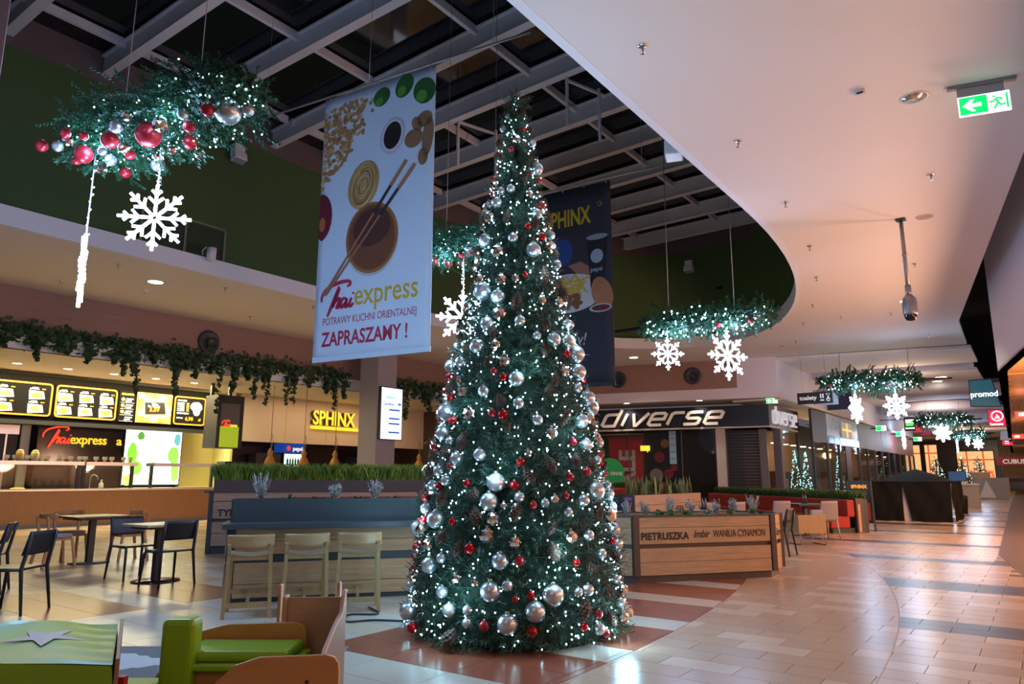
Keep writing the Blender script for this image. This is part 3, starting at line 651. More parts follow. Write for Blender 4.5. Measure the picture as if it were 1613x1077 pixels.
# ---------------- ivy troughs
def leaves(n, fn, size, seed):
    rr = np.random.default_rng(seed); V = []; F = []
    shape = np.array([(0, -.5), (.32, -.35), (.5, .05), (.2, .15), (0, .6), (-.2, .15), (-.5, .05), (-.32, -.35)])
    for k in range(n):
        p, nrm = fn(rr); s = size * rr.uniform(.6, 1.25); nrm = Vector(nrm).normalized(); t = nrm.orthogonal().normalized(); b = nrm.cross(t); a = rr.uniform(0, 6.28)
        ca, sa = math.cos(a), math.sin(a); o = len(V)
        for x, y in shape: q = Vector(p) + t * ((x * ca - y * sa) * s) + b * ((x * sa + y * ca) * s) + nrm * (.15 * s * abs(x)); V.append(tuple(q))
        for i in range(1, 7): F.append((o, o + i, o + i + 1))
    return V, F
M_IVY = mat('ivy_leaf', (.03, .075, .03), .45, var=.5, scale=9); M_STEM = mat('dark_stem', (.03, .025, .015), .8)
def ivy(loc, L, seed, grp, label='i'):
    rr = random.Random(seed); t = thing('hanging_ivy', label, 'ivy', loc, 0, grp)
    MB().box(-.02, .16, 0, L, -.10, .08).build('trough', M_FASC, t)
    vines = []; 
    for k in range(int(L * 4.2)):
        y = rr.uniform(0, L); ln = rr.choice([.25, .3, .35, .5, .6, .9, 1.4]) * rr.uniform(.7, 1.1); vines.append((y, ln, rr.uniform(-.15, .15)))
    q = MB()
    for y, ln, dr in vines: q.tube([(.14, y, .05), (.24, y + dr * .2, -.05), (.2, y + dr, -ln)], .006, 4)
    q.build('vine_stems', M_STEM, t)
    def fn(r):
        if r.random() < .5: p = (r.uniform(.0, .32), r.uniform(-.05, L + .05), r.normal(.10, .14))
        else:
            y, ln, dr = vines[r.integers(len(vines))]; s = r.random() ** 1.3
            p = (.2 + r.normal(0, .05), y + dr * s + r.normal(0, .05 * (1.3 - s)), -ln * s + r.normal(0, .02))
        return p, (1 + r.normal(0, .3), r.normal(0, .6), r.normal(.3, .5))
    V, F = leaves(int(430 * L), fn, .135, seed); stuff(obj('foliage', tri_mesh('ivy_foliage', V, F, M_IVY), t))
yy = 4.4; k = 0
while yy < 16.9: ivy((-19.98, yy, 4.74), 1.25, 100 + k, 'ivy troughs on the panelling', 'trailing dark ivy left of the pillar, %s trough from the left' % ORD[k]); yy += 1.27; k += 1
yy = 18.2; j = 0
while yy < 24.1: ivy((-19.98, yy, 4.74), 1.25, 100 + k, 'ivy troughs on the panelling', 'trailing dark ivy right of the pillar, %s trough from it' % ORD[j]); yy += 1.27; k += 1; j += 1

# ================================================================== CLOTHES SHOP "diverse"
def stroke_word(parent, M, H, m_, ex, sx=1.0, shear=.3, pen=.20):
    """block letters d-i-v-e-r-s-e drawn with a square pen; x height 1"""
    G = {'d': [[(.72, 1.42), (.72, 0), (.12, 0), (0, .12), (0, .88), (.12, 1.0), (.72, 1.0)]], 'i': [[(.1, 0), (.1, 1.05)]],
         'v': [[(0, 1.05), (.36, 0), (.44, 0), (.84, 1.05)]], 'e': [[(.72, 0), (.12, 0), (0, .12), (0, .88), (.12, 1.0), (.62, 1.0), (.72, .9), (.72, .5), (.0, .5)]],
         'r': [[(0, 0), (0, .88), (.12, 1.0), (.62, 1.0)]], 's': [[(0, 0), (.62, 0), (.72, .1), (.72, .4), (.62, .5), (.1, .5), (0, .6), (0, .9), (.1, 1.0), (.72, 1.0)]]}
    W_ = {'d': 1.04, 'i': .44, 'v': 1.08, 'e': 1.04, 'r': .86, 's': 1.04}
    x0 = 0
    for ch in 'diverse':
        q = MB()
        for pl_ in G[ch]:
            pts = [((x0 * sx + x * sx + shear * y) * H, y * H) for x, y in pl_]
            for poly in stroke2d(pts, pen * H): q.prism(poly, -ex, ex, M @ Matrix.Rotation(R(-90), 4, 'X'))
        q.build('letter_' + ch, m_, parent); x0 += W_[ch]
    return x0 * H
ds = thing('clothes_shop_front', 'black shop front reading diverse with wide glass windows', 'shop front', (-14.31, 26.98, 0), WR)
M_SHOPBLK = mat('black_fascia', (.012, .013, .02), .35); M_LETTER = mat('pale_letter', (.62, .54, .46), .4, emit=(.8, .66, .52), es=.18)
MB().box(-4.0, 6.0, .45, .75, 3.36, 4.2).build('fascia', M_SHOPBLK, ds); MB().box(-4.0, 6.0, .45, 2.6, 3.30, 3.36).build('soffit', mat('shop_soffit', (.5, .45, .4), .7), ds)
stroke_word(ds, F_front(-.80, .40, 3.50), .48, M_LETTER, .04, sx=1.62, shear=.55, pen=.24)
SD = Matrix.Translation((6.0, .45, 0)) @ Matrix.Rotation(-WR, 4, 'Z')
MB().box(-.15, 0, 0, 4.2, 3.36, 4.2, SD).build('side_fascia', M_SHOPBLK, ds)
MB().box(-1.9, 0, 0, 4.2, 3.30, 3.36, SD).build('side_soffit', mat('shop_soffit', (.5, .45, .4), .7), ds)
stroke_word(ds, SD @ F_east(.04, .35, 3.50), .48, mat('pale_letter_side', (.62, .6, .62), .4, emit=(.7, .72, .8), es=.4), .04, sx=1.12, shear=.12, pen=.17)
M_SHOPGL = mat('shop_glass', (.02, .022, .025), .03, spec=.8, alpha=.22)
for a, b in ((-3.9, -1.9), (-1.88, .3), (.32, 2.5), (2.52, 3.9)): MB().box(a, b, .70, .72, .05, 3.3).build('window_pane', M_SHOPGL, ds)
for a in (-1.89, .31, 2.51): MB().box(a - .02, a + .02, .68, .74, .05, 3.3).build('mullion', M_DARKSTEEL, ds)
MB().box(-4, 4.1, .66, .78, 0, .06).build('sill', M_DARKSTEEL, ds)
MB().box(3.9, 4.25, .6, .95, 0, 3.3).build('pale_column', mat('pale_column', (.50, .44, .42), .7), ds)
for k in range(26): MB().box(4.25, 5.5, 1.55, 1.6, .02 + k * .125, .135 + k * .125).build('shutter_slat', mat('shutter_black', (.018, .018, .024), .4), ds)
MB().box(5.5, 5.8, 1.4, 1.8, 0, 3.3).build('grey_column', mat('grey_column', (.13, .12, .13), .5), ds)
MB().box(-.06, -.04, 1.7, 4.05, .05, 3.3, SD).build('window_pane', M_SHOPGL, ds); MB().box(-.12, 0, 4.05, 4.2, 0, 4.2, SD).build('corner_post', M_DARKSTEEL, ds)
MB().box(-.3, 0, 1.35, 1.7, 0, 3.3, SD).build('grey_column', mat('grey_column', (.13, .12, .13), .5), ds); MB().box(-2.6, -2.5, 0.8, 4.2, 0, 3.3, SD).build('inner_wall', mat('shop_back_wall', (.05, .045, .04), .7), ds)
# inside
MB().box(-4.2, 4.2, 4.6, 4.8, 0, 3.6).build('back_wall', mat('shop_back_wall', (.05, .045, .04), .7, var=.3, scale=2), ds); MB().box(-4.2, 4.2, .8, 4.8, 3.3, 3.32).build('shop_ceiling', mat('shop_inner_ceiling', (.12, .10, .08), .7), ds)
light('clothes_shop_lamp', 'POINT', WM @ Vector((-.6, 2.2, 2.7)), 60, WARM, shadow_soft_size=.2)
for k_, s_ in enumerate((-2.6, .4, 3.4)): light('shop_soffit_spot', 'SPOT', WM @ Vector((s_, .12, 4.40)), 150, WHITE, spot_size=R(120), spot_blend=.7, shadow_soft_size=.08); downlight(WM @ Vector((s_, .12, 4.42)), .12, 'lit downlight in the soffit over the clothes shop, %s from the left' % ORD[k_], M_LENS, 'soffit downlights of the clothes shop')
pb = thing('sale_poster', 'tall red window poster with pale rotated letters', 'poster', WM @ Vector((-.55, .82, 0)), WR)
MB().box(-.55, 1.4, 0, .03, .4, 3.05).build('red_sheet', mat('poster_red', (.60, .03, .035), .5), pb); text('SALE', .95, mat('poster_white', (.72, .68, .62), .6), pb, F_front(1.05, -.01, .5) @ Matrix.Rotation(R(90), 4, 'Z'), .003, .03)
pg = thing('green_poster', 'dark green window sheet left of the red poster', 'poster', WM @ Vector((-2.0, .82, 0)), WR); MB().box(-.4, 1.4, 0, .03, .4, 3.05).build('green_sheet', mat('poster_green', (.02, .14, .05), .5), pg); MB().box(-.3, -.25, -.01, 0, 1.5, 2.2).build('neon_strip', glow('neon_lime', (.5, .9, .1), 1.2), pg)
xm = thing('round_window_sticker', 'green round sticker reading MERRY XMAS on the shop window', 'sticker', WM @ Vector((-.55, .68, 1.55)), WR)
q = MB(); q.prism([(.62 * math.cos(2 * math.pi * k / 40), .62 * math.sin(2 * math.pi * k / 40)) for k in range(40)], -.012, 0); q.build('disc', mat('sticker_green', (.015, .22, .05), .5, emit=(.01, .2, .05), es=.25), xm)
text('MERRY', .17, mat('sticker_grey', (.25, .4, .28), .5), xm, F_front(-.55, -.014, -.1), .002, 0); text('XMAS', .2, mat('poster_white', (.72, .68, .62), .6), xm, F_front(.02, -.014, -.1), .002, .006)
cp = thing('bauble_poster', 'dark window poster printed with red baubles', 'poster', WM @ Vector((1.65, .82, 0)), WR); MB().box(-.7, .8, 0, .03, .3, 3.2).build('dark_sheet', mat('poster_dark', (.03, .02, .02), .4), cp)
for k, (x, z, r_, c) in enumerate(((-.1, 2.2, .22, (.35, .03, .04)), (.25, 1.5, .2, (.4, .03, .05)), (-.25, 1.45, .28, (.35, .33, .3)), (.1, .95, .2, (.4, .04, .05)), (.5, 1.75, .14, (.4, .05, .05)), (.15, 2.75, .18, (.4, .2, .05)))):
    q = MB(); q.prism([(x + r_ * math.cos(2 * math.pi * j / 20), z + r_ * math.sin(2 * math.pi * j / 20)) for j in range(20)], -.006, 0); q.build('bauble_print', mat('bauble_print_%d' % k, c, .4), cp)
bst = thing('blue_paper_strip', 'narrow pale blue notice hanging inside the shop window', 'notice', WM @ Vector((2.15, .66, 1.9)), WR); MB().box(-.14, .14, 0, .01, 0, 1.35).build('sheet', mat('notice_blue', (.22, .38, .5), .6), bst)
for k in range(4): MB().box(-.1, .1, -.003, 0, .2 + k * .28, .23 + k * .28).build('printed_line', mat('print_dark', (.05, .1, .2), .6), bst)
yn = thing('yellow_neon_tag', 'small yellow lit tag inside the shop window', 'sign', WM @ Vector((1.0, .66, 2.45)), WR); q = MB(); q.prism([(-.2, 0), (.06, 0), (.1, -.08), (.13, 0), (.2, 0), (.2, .22), (-.2, .22)], -.02, 0); q.build('tag', glow('tag_yellow', (.9, .75, .05), 1.0), yn)
# mannequin in dark clothes behind side glass and inside lights
def exit_sign(loc, rz, label, s=1.0, hang=True):
    t = thing('exit_sign', label, 'exit sign', loc, rz); wd, ht = .34 * s, .16 * s
    MB().box(-wd / 2, wd / 2, -.012, .012, -ht, 0).build('sign_plate', glow('exit_white', (.85, 1.0, .9), 1.6), t)
    for sg in (-1, 1):
        Mx = Matrix.Identity(4) if sg < 0 else Matrix.Rotation(R(180), 4, 'Z')
        G1 = glow('exit_green', (.0, .62, .12), 1.5)
        q = MB(); q.box(-wd / 2 + .006 * s, .02 * s, -.016, -.012, -ht + .01 * s, -.008 * s, Mx); q.build('green_half', G1, t)
        q = MB(); a = s
        q.prism([(-.145 * a, -.08 * a), (-.085 * a, -.03 * a), (-.06 * a, -.03 * a), (-.088 * a, -.065 * a), (-.02 * a, -.065 * a), (-.02 * a, -.095 * a), (-.088 * a, -.095 * a), (-.06 * a, -.13 * a), (-.085 * a, -.13 * a)], -.019, -.016, Mx); q.build('arrow', glow('exit_white', (.85, 1.0, .9), 1.6), t)
        q = MB()
        for pl_ in ([(.075, -.055), (.09, -.09)], [(.09, -.088), (.075, -.11), (.06, -.135)], [(.09, -.088), (.105, -.11), (.135, -.105)], [(.075, -.058), (.055, -.075), (.03, -.075)], [(.078, -.052), (.105, -.055), (.118, -.07)]):
            for poly in stroke2d([(x * a, z * a) for x, z in pl_], .013 * a): q.prism(poly, -.019, -.012, Mx)
        q.prism([((.065 + .009 * math.cos(k)) * a, (-.036 + .009 * math.sin(k)) * a) for k in range(6)], -.019, -.012, Mx); q.prism([(.142 * a, -.02 * a), (.155 * a, -.02 * a), (.155 * a, -.14 * a), (.142 * a, -.14 * a)], -.019, -.012, Mx)
        q.build('running_figure', G1, t)
    if hang:
        MB().box(-wd / 2, wd / 2 - .03 * s, -.008, .008, 0, .075 * s).build('carrier_plate', mat('grey_carrier', (.36, .35, .37), .4), t)
        MB().box(-wd * .68, wd * .66, -.03, .03, .075 * s, .10 * s).build('ceiling_rail', M_GREYMET, t)
    return t
exit_sign(WM @ Vector((6.15, .35, 4.42)), R(25), 'small green exit sign at the corner above the clothes shop', 1.25, False)
# toilet direction sign
ts = thing('direction_sign', 'dark hanging sign reading toalety with toilet symbols', 'sign', (-7.32, 28.3, 4.06))
MB().box(0, 1.25, -.03, .03, 0, .43).build('sign_board', mat('sign_anthracite', (.03, .03, .035), .4), ts); MB().box(.55, 1.42, .035, .05, -.06, .52).build('glass_plate', mat('frosted_plate', (.45, .48, .52), .3, alpha=.7), ts)
M_SGN = mat('sign_white_print', (.8, .8, .8), .5, emit=(.8, .8, .8), es=.3)
text('toalety', .22, M_SGN, ts, F_front(.08, -.035, .16), .003, .005)
q = MB()
for x in (.84, .92): q.box(x - .02, x + .02, -.04, -.03, .2, .36)
q.box(.82, .95, -.04, -.03, .1, .14); q.build('toilet_symbol', M_SGN, ts)
q = MB(); q.tube([(1.1 + .06 * math.cos(a * .5), -.035, .14 + .06 * math.sin(a * .5)) for a in range(13)], .012, 5); q.box(1.08, 1.12, -.04, -.03, .15, .28); q.box(1.03, 1.17, -.04, -.03, .31, .37); q.build('wheelchair_symbol', M_SGN, ts)
for x in (.2, 1.05): q = MB(); q.tube([(x, 0, .43), (x, 0, 1.95)], .006, 5); q.build('hanging_wire', M_GREYMET, ts)
# ================================================================== CORRIDOR
M_WARMGLOW = glow('warm_window_sheet', (1.0, .55, .22), 1.0); M_SHDARK = mat('shop_dark', (.03, .028, .03), .5)
def corridor_shop(y0, y1, label, header, back, lampcol, lampw, items=0):
    t = thing('corridor_shop_front', label, 'shop front', (-8.12, y0, 0)); L = y1 - y0
    MB().box(-.1, 0, 0, L, 2.95, 4.35).build('header_panel', header, t); n = max(1, round(L / 2.2))
    for k in range(n): MB().box(-.06, -.04, L * k / n + .03, L * (k + 1) / n - .03, .1, 2.93).build('window_pane', M_SHOPGL, t)
    for k in range(n + 1): MB().box(-.1, .02, L * k / n - .035, L * k / n + .035, 0, 2.95).build('mullion', M_DARKSTEEL, t)
    MB().box(-.1, 0, 0, L, 0, .1).build('sill', M_DARKSTEEL, t); MB().box(-3.2, -3.1, 0, L, 0, 4.3).build('back_wall', back, t)
    rr = random.Random(int(y0 * 10))
    for k in range(items):
        yy = L * (k + .5) / items; MB().box(-2.3, -1.6, yy - .3, yy + .3, 0, rr.uniform(.8, 1.7)).build('display_stand', mat('display_%d' % (k % 3), [(.2, .1, .05), (.35, .3, .28), (.08, .1, .14)][k % 3], .5), t)
        MB().box(-1.9, -1.7, yy - .2, yy + .2, 2.88, 2.92).build('lamp_panel', glow('lamp_panel', (1.0, .8, .5), 4), t)
    light('shop_window_lamp', 'POINT', (-9.6, (y0 + y1) / 2, 2.6), lampw, lampcol, shadow_soft_size=.3); return t
corridor_shop(33.4, 36.0, 'dark clothes shop window just past the diverse corner', M_SHDARK, mat('shop_wall_warm', (.35, .22, .12), .7, var=.3, scale=1), WARM, 35, 3)
c2 = corridor_shop(36.1, 43.0, 'jewellery shop front with icy crackled panels above its windows', mat('crackled_ice_panel', (.30, .36, .46), .25, var=.5, scale=5, emit=(.3, .38, .55), es=.03), mat('shop_wall_wood', (.42, .25, .1), .6, var=.3, scale=1.4), (1.0, .66, .35), 60, 4)
for k in range(6): MB().box(0, .03, .15 + k * 1.15, 1.2 + k * 1.15, 2.95, 3.3).build('mirror_plate', mat('blue_mirror_plate', (.25, .28, .38), .15, .7), c2)
MB().box(0, .05, 3.4, 4.6, .0, 2.93).build('dark_doorway', M_BLACKPL, c2)
q = MB(); q.box(.01, .06, 2.9, 5.2, 3.35, 4.1); q.build('gift_sign', mat('gift_board', (.45, .44, .42), .5, emit=(1, .9, .7), es=.15), c2); MB().box(.06, .08, 3.9, 4.2, 3.35, 4.1).build('gold_ribbon', glow('gold_ribbon', (.9, .55, .1), .9), c2)
MB().box(.06, .08, 2.9, 5.2, 3.68, 3.78).build('gold_ribbon', glow('gold_ribbon', (.9, .55, .1), .9), c2)
corridor_shop(43.1, 50.0, 'grey shop front behind the second corridor garland', mat('shop_header_grey', (.15, .15, .18), .5), mat('shop_wall_grey', (.12, .11, .12), .6), (1, .85, .7), 25, 3)
corridor_shop(50.1, 63.5, 'far corridor shop front with red display walls', mat('shop_header_red', (.2, .03, .04), .5), mat('shop_wall_warm2', (.30, .2, .13), .7), WARM, 50, 4)
# end wall windows
for k, (x, z0, z1, wd, l) in enumerate(((-13.0, .5, 5.0, 1.5, 'tall orange lit sale window, leftmost at the corridor end'), (-11.0, .5, 5.0, 1.2, 'narrow orange lit sale window at the corridor end'), (-7.9, .5, 4.2, 3.4, 'wide orange lit sale window reading 50 at the corridor end'))):
    t = thing('sale_window', l, 'shop window', (x, 94.9, 0)); MB().box(0, wd, -.05, 0, z0, z1).build('lit_sheet', M_WARMGLOW, t)
    RB = glow('red_ribbon', (.85, .1, .03), .8)
    MB().box(0, wd, -.08, -.05, z1 - 1.0, z1 - .85).build('ribbon', RB, t); MB().box(wd * .25, wd * .25 + .15, -.08, -.05, z0, z1).build('ribbon', RB, t)
    if k == 2: MB().box(wd * .7, wd * .7 + .15, -.08, -.05, z0, z1).build('ribbon', RB, t); text('-50%', 1.0, RB, t, F_front(.9, -.08, 1.4), .01, .03, sx=.55); text('-50%', 1.0, RB, t, F_front(2.3, -.08, 1.4), .01, .03, sx=.5)
    else: text('-50', .8, RB, t, F_front(.3, -.08, 1.6), .01, .03, sx=.6)
    MB().box(-.1, wd + .1, -.04, .0, z0 - .1, z1 + .1).build('frame', M_SHDARK, t)
eb = thing('end_shop_fascia', 'dark glazed shop band across the corridor end', 'shop front', (-16, 94.9, 0)); MB().box(0, 12, 0, .04, 0, 5.4).build('dark_glazing', mat('end_glazing', (.06, .035, .025), .25), eb); MB().box(0, 12, -.06, .0, 5.4, 5.6).build('top_rail', M_DARKSTEEL, eb)
cs_ = thing('red_shop_sign', 'dark red shop sign starting with CU at the right photo edge', 'sign', (-3.6, 80, 2.45)); MB().box(0, 3.0, 0, .1, 0, .75).build('sign_board', mat('sign_maroon', (.22, .02, .04), .5), cs_); text('CUBUS', .55, M_SGN, cs_, F_front(.45, -.01, .15), .01, .01); 
MB().box(.3, .4, .02, .08, -2.45, 0).build('sign_post', M_DARKSTEEL, cs_); MB().box(2.6, 2.7, .02, .08, -2.45, 0).build('sign_post', M_DARKSTEEL, cs_)
wc = thing('kiosk_counter', 'pale counter block at the far end of the corridor', 'counter', (-5.9, 78, 0)); MB().box(0, 1.7, 0, 1, 0, 1.75).build('counter_body', mat('pale_counter', (.6, .5, .36), .5), wc); MB().box(-.05, 1.75, -.05, 1.05, 1.75, 1.83).build('counter_top', M_WHITEPL, wc)
# parked show car
car = thing('car', 'dark car on display at the far right of the corridor', 'car', (-2.3, 76, 0))
body = [(-2.1, .32), (-2.15, .6), (-1.95, .78), (-1.2, .92), (-.55, 1.32), (.6, 1.38), (1.3, 1.05), (2.05, .95), (2.12, .6), (2.08, .3)]
q = MB(); q.prism(body, -.85, .85); q.build('car_body', mat('car_paint', (.03, .028, .03), .15, coat=.5), car, bevel=.06)
q = MB(); q.prism([(-1.0, .95), (-.5, 1.27), (.55, 1.32), (1.05, 1.0)], -.862, .862); q.build('car_window', mat('car_glass', (.05, .05, .06), .05), car)
for x in (-1.35, 1.3):
    for y in (-.82, .82):
        q = MB(); q.lathe([(.2, -.1), (.33, -.09), (.33, .09), (.2, .1)], 20, Matrix.Translation((x, y, .33)) @ Matrix.Rotation(R(90), 4, 'X')); wh = q.build('wheel', M_BLACKPL, car)
        q = MB(); q.lathe([(.19, -.105), (.19, .105)], 12, Matrix.Translation((x, y, .33)) @ Matrix.Rotation(R(90), 4, 'X')); q.build('rim', M_CHROME, wh)
q = MB(); q.box(-2.1, -2.0, -.75, -.45, .62, .74); q.build('headlight', mat('lamp_glass', (.7, .7, .65), .1), car); q = MB(); q.box(-2.1, -2.0, .45, .75, .62, .74); q.build('headlight', mat('lamp_glass', (.7, .7, .65), .1), car)
# blade signs on the right
def blade(y, pts, label, m_, name='blade_sign'):
    t = thing(name, label, 'sign', (0, y, 0)); q = MB(); q.prism(pts, 0, .12); q.build('sign_case', M_BLACKPL, t)
    cx = sum(p[0] for p in pts) / 4; cz = sum(p[1] for p in pts) / 4; q = MB(); q.prism([(cx + (x - cx) * .93, cz + (z - cz) * .93) for x, z in pts], -.01, 0); q.build('lit_face', m_, t)
    xr = pts[1][0]; q = MB(); q.box(xr - .05, xr + .9, .03, .09, pts[1][1] - .15, pts[1][1] - .07); q.build('bracket', M_BLACKPL, t)
    q = MB(); q.box(pts[2][0] - .08, pts[2][0] + .7, .03, .09, pts[2][1] + .08, pts[2][1] + .15); q.build('bracket', M_BLACKPL, t); return t
b1 = blade(33, [(-2.08, 5.1), (-1.32, 5.1), (-1.1, 4.0), (-2.12, 4.05)], 'dark teal hanging sign reading promod', glow('promod_teal', (.02, .09, .12), .8))
text('promod', .30, glow('sign_lit_white', (1, 1, 1), 1.6), b1, F_front(-2.07, -.02, 4.42), .003, .006, sx=.92)
b2 = blade(46, [(-2.2, 4.92), (-1.56, 4.92), (-1.32, 3.98), (-2.25, 4.0)], 'red hanging sign with a white ring emblem', glow('house_red', (.75, .015, .06), .95))
WL = glow('sign_lit_white', (1, 1, 1), 1.6)
q = MB(); q.tube([(-1.8 + .25 * math.cos(k * .262), -.02, 4.56 + .25 * math.sin(k * .262)) for k in range(24)], .035, 6, True); q.build('ring_emblem', WL, b2)
q = MB()
for dx in (-.09, 0, .09): q.prism([(-1.8 + dx - .03, 4.42), (-1.8 + dx + .03, 4.42), (-1.8 + dx * .6 + .01, 4.68 - abs(dx)), (-1.8 + dx * .6 - .01, 4.68 - abs(dx))], -.02, -.01)
q.build('arrow_emblem', WL, b2); text('house', .2, WL, b2, F_front(-2.15, -.02, 4.08), .003, .004, sx=1.2)
blade(60, [(-2.29, 4.53), (-1.82, 4.53), (-1.69, 3.85), (-2.35, 3.87)], 'plain grey hanging sign further along the arcade', glow('grey_lit', (.22, .22, .26), .7))
b4 = blade(66, [(-2.45, 4.3), (-1.9, 4.3), (-1.75, 3.7), (-2.5, 3.75)], 'small red hanging sign with white bars, furthest in the arcade', glow('house_red', (.75, .015, .06), .95)); 
for z in (4.0, 3.85): MB().box(-2.3, -2.05, -.03, -.01, z, z + .06).build('white_bar', WL, b4)
# blade signs on the left
def lblade(x0, x1, z0, z1, y, label, m_):
    t = thing('blade_sign', label, 'sign', (0, y, 0)); MB().box(x0, x1, 0, .12, z0, z1).build('sign_case', M_BLACKPL, t); MB().box(x0 + .03, x1 - .03, -.01, 0, z0 + .03, z1 - .03).build('lit_face', m_, t); MB().box(-8.1, x0 + .02, .03, .08, z1 - .15, z1 - .1).build('bracket', M_BLACKPL, t); return t
l1 = lblade(-6.75, -6.14, 4.16, 5.0, 50, 'black hanging sign with a green landscape', mat('sign_black', (.01, .012, .015), .4)); 
MB().box(-6.67, -6.22, -.02, -.01, 4.45, 4.85).build('green_picture', glow('sign_green', (.1, .7, .1), 1.2), l1); MB().box(-6.67, -6.22, -.03, -.02, 4.66, 4.85).build('white_picture', WL, l1); MB().box(-6.7, -6.2, -.02, -.01, 4.28, 4.36).build('white_line', WL, l1)
lblade(-7.56, -6.9, 4.57, 5.33, 60, 'bright red hanging sign left of the maroon one', glow('sign_red2', (.6, .03, .05), .8))
lblade(-7.5, -6.8, 4.5, 5.4, 63.2, 'maroon hanging sign behind the third garland', glow('sign_maroon2', (.25, .02, .06), .8))
b5 = thing('hanging_sign', 'dark blue rectangular banner behind the first corridor snowflake', 'sign', (-8.08, 36.4, 4.5)); MB().box(0, 1.1, 0, .06, 0, 1.25).build('sign_board', mat('navy_sign', (.02, .03, .09), .4), b5)
exA = glow('exit_green', (.0, .62, .12), 1.5)
for k, (y, l) in enumerate(((47, 'small green exit sign over the grey shop, nearest of three'), (54, 'small green exit sign over the far shops, middle of three'), (62, 'small green exit sign over the far shops, farthest of three'))):
    t = thing('exit_sign', l, 'exit sign', (-7.85, y, 4.05)); MB().box(-.3, .04, .0, .02, .1, .2).build('wall_bracket', M_DARKSTEEL, t); MB().box(0, .55, 0, .03, 0, .3).build('sign_plate', glow('exit_white', (.85, 1.0, .9), 1.6), t); MB().box(.02, .3, -.01, 0, .02, .28).build('green_half', exA, t)
# red lit sign under the arcade soffit
rs = thing('red_lit_sign', 'red lit sign with white letter under the arcade soffit', 'sign', (-.66, 30, 3.35)); MB().box(0, .5, 0, .06, 0, .22).build('sign_box', glow('sign_red_lit', (.9, .04, .03), 2.0), rs); MB().box(.1, .3, -.01, 0, .06, .17).build('white_mark', WL, rs); MB().box(.2, .24, .02, .04, .22, .62).build('hanger', M_BLACKPL, rs)
rs = thing('red_lit_sign', 'second red lit sign further along under the arcade soffit', 'sign', (-1.2, 44, 3.25)); MB().box(0, .5, 0, .06, 0, .22).build('sign_box', glow('sign_red_lit', (.9, .04, .03), 2.0), rs); MB().box(.1, .3, -.01, 0, .06, .17).build('white_mark', WL, rs); MB().box(.2, .24, .02, .04, .22, .72).build('hanger', M_BLACKPL, rs)
# black covered stall
M_TENT = mat('black_tarpaulin', (.011, .011, .011), .85, spec=.15, var=.2, scale=3, bump=.25, bscale=5)
tn = thing('covered_stall', 'market stall wrapped in black tarpaulin with a pointed roof', 'stall', (-4.52, 25.5, 0))
def cloth(n, m_, fn, name, parent, mt):
    q = MB(); V = [fn(i / n, j / m_) for j in range(m_ + 1) for i in range(n + 1)]
    q.add(V, [(j * (n + 1) + i, j * (n + 1) + i + 1, (j + 1) * (n + 1) + i + 1, (j + 1) * (n + 1) + i) for j in range(m_) for i in range(n)], True); return q.build(name, mt, parent)
rp = random.Random(3); ph = [rp.uniform(0, 6) for _ in range(8)]
def fold(u, v): return .025 * math.sin(9 * u + 5 * v + ph[0]) + .018 * math.sin(17 * u - 8 * v + ph[1]) * (1 - v) 
cloth(20, 10, lambda u, v: (u * .84, -.03 + fold(u, v) - .04 * (1 - v), .04 + v * 1.2), 'front_curtain', tn, M_TENT)
cloth(24, 12, lambda u, v: (.85 + .20 * (1 - v) * (1 - u) + u * (1.3 + .0 * v) - .03 * (1 - v) * u, -.03 + fold(u + 2, v) - .05 * (1 - v), .04 + v * 1.2), 'front_curtain', tn, M_TENT)
cloth(24, 10, lambda u, v: (2.15 + fold(u, v) + .02, u * 3.0, .04 + v * 1.2), 'side_curtain', tn, M_TENT)
cloth(10, 4, lambda u, v: (-.02 - fold(u, v), u * 3.0, .04 + v * 1.2), 'side_curtain', tn, M_TENT)
cloth(24, 24, lambda u, v: (u * 2.26 - .05, v * 3.1 - .06, 1.22 + .36 * max(0, 1 - 1.15 * math.hypot((u - .5) * 2, (v - .45) * 2)) ** .8 + .05 * max(0, 1 - max(abs(u - .5), abs(v - .5)) * 2) ** .5), 'roof_cover', tn, M_TENT)
q = MB(); q.prism([(.80, .04), (1.10, .04), (.95, 1.0), (.80, 1.05)], .06, .08); q.build('pale_flap', mat('stall_pale', (.6, .55, .55), .6), tn)
MB().box(-.02, 2.16, -.02, 3.02, 0, .035).build('base_frame', mat('stall_base', (.55, .45, .4), .5), tn)
for x in (.10, 2.03):
    for y in (.10, 2.88): MB().box(x - .02, x + .02, y - .02, y + .02, .03, 1.2).build('post', M_GREYMET, tn)
# kiosk gear past the stall
kd = thing('kiosk_desk', 'white kiosk desk with blue screen past the black stall', 'desk', (-4.1, 41, 0)); MB().box(0, 1.4, 0, .8, 0, 1.0).build('desk_body', mat('kiosk_white', (.45, .43, .44), .5), kd); MB().box(-.05, 1.45, -.05, .85, 1.0, 1.06).build('desk_top', M_WHITEPL, kd)
mo = thing('monitor', 'blue kiosk monitor standing on the white desk', 'monitor', (-3.9, 41.2, 1.06)); MB().box(0, .75, 0, .05, .1, .6).build('screen_case', M_BLACKPL, mo); MB().box(.03, .72, -.005, 0, .14, .57).build('screen_face', glow('kiosk_blue', (.02, .08, .2), .6), mo); MB().box(.3, .45, 0, .1, 0, .12).build('stand', M_BLACKPL, mo)
ks = thing('display_stand', 'grey and white display stand behind the kiosk desk', 'stand', (-3.9, 55, 0)); MB().box(0, 1.9, 0, 1.2, 0, 1.35).build('stand_body', mat('kiosk_grey', (.35, .33, .33), .5), ks); q = MB(); q.prism([(.3, .1), (1.2, .1), (.75, 1.2)], -.02, 0); q.build('white_panel', M_WHITEPL, ks)
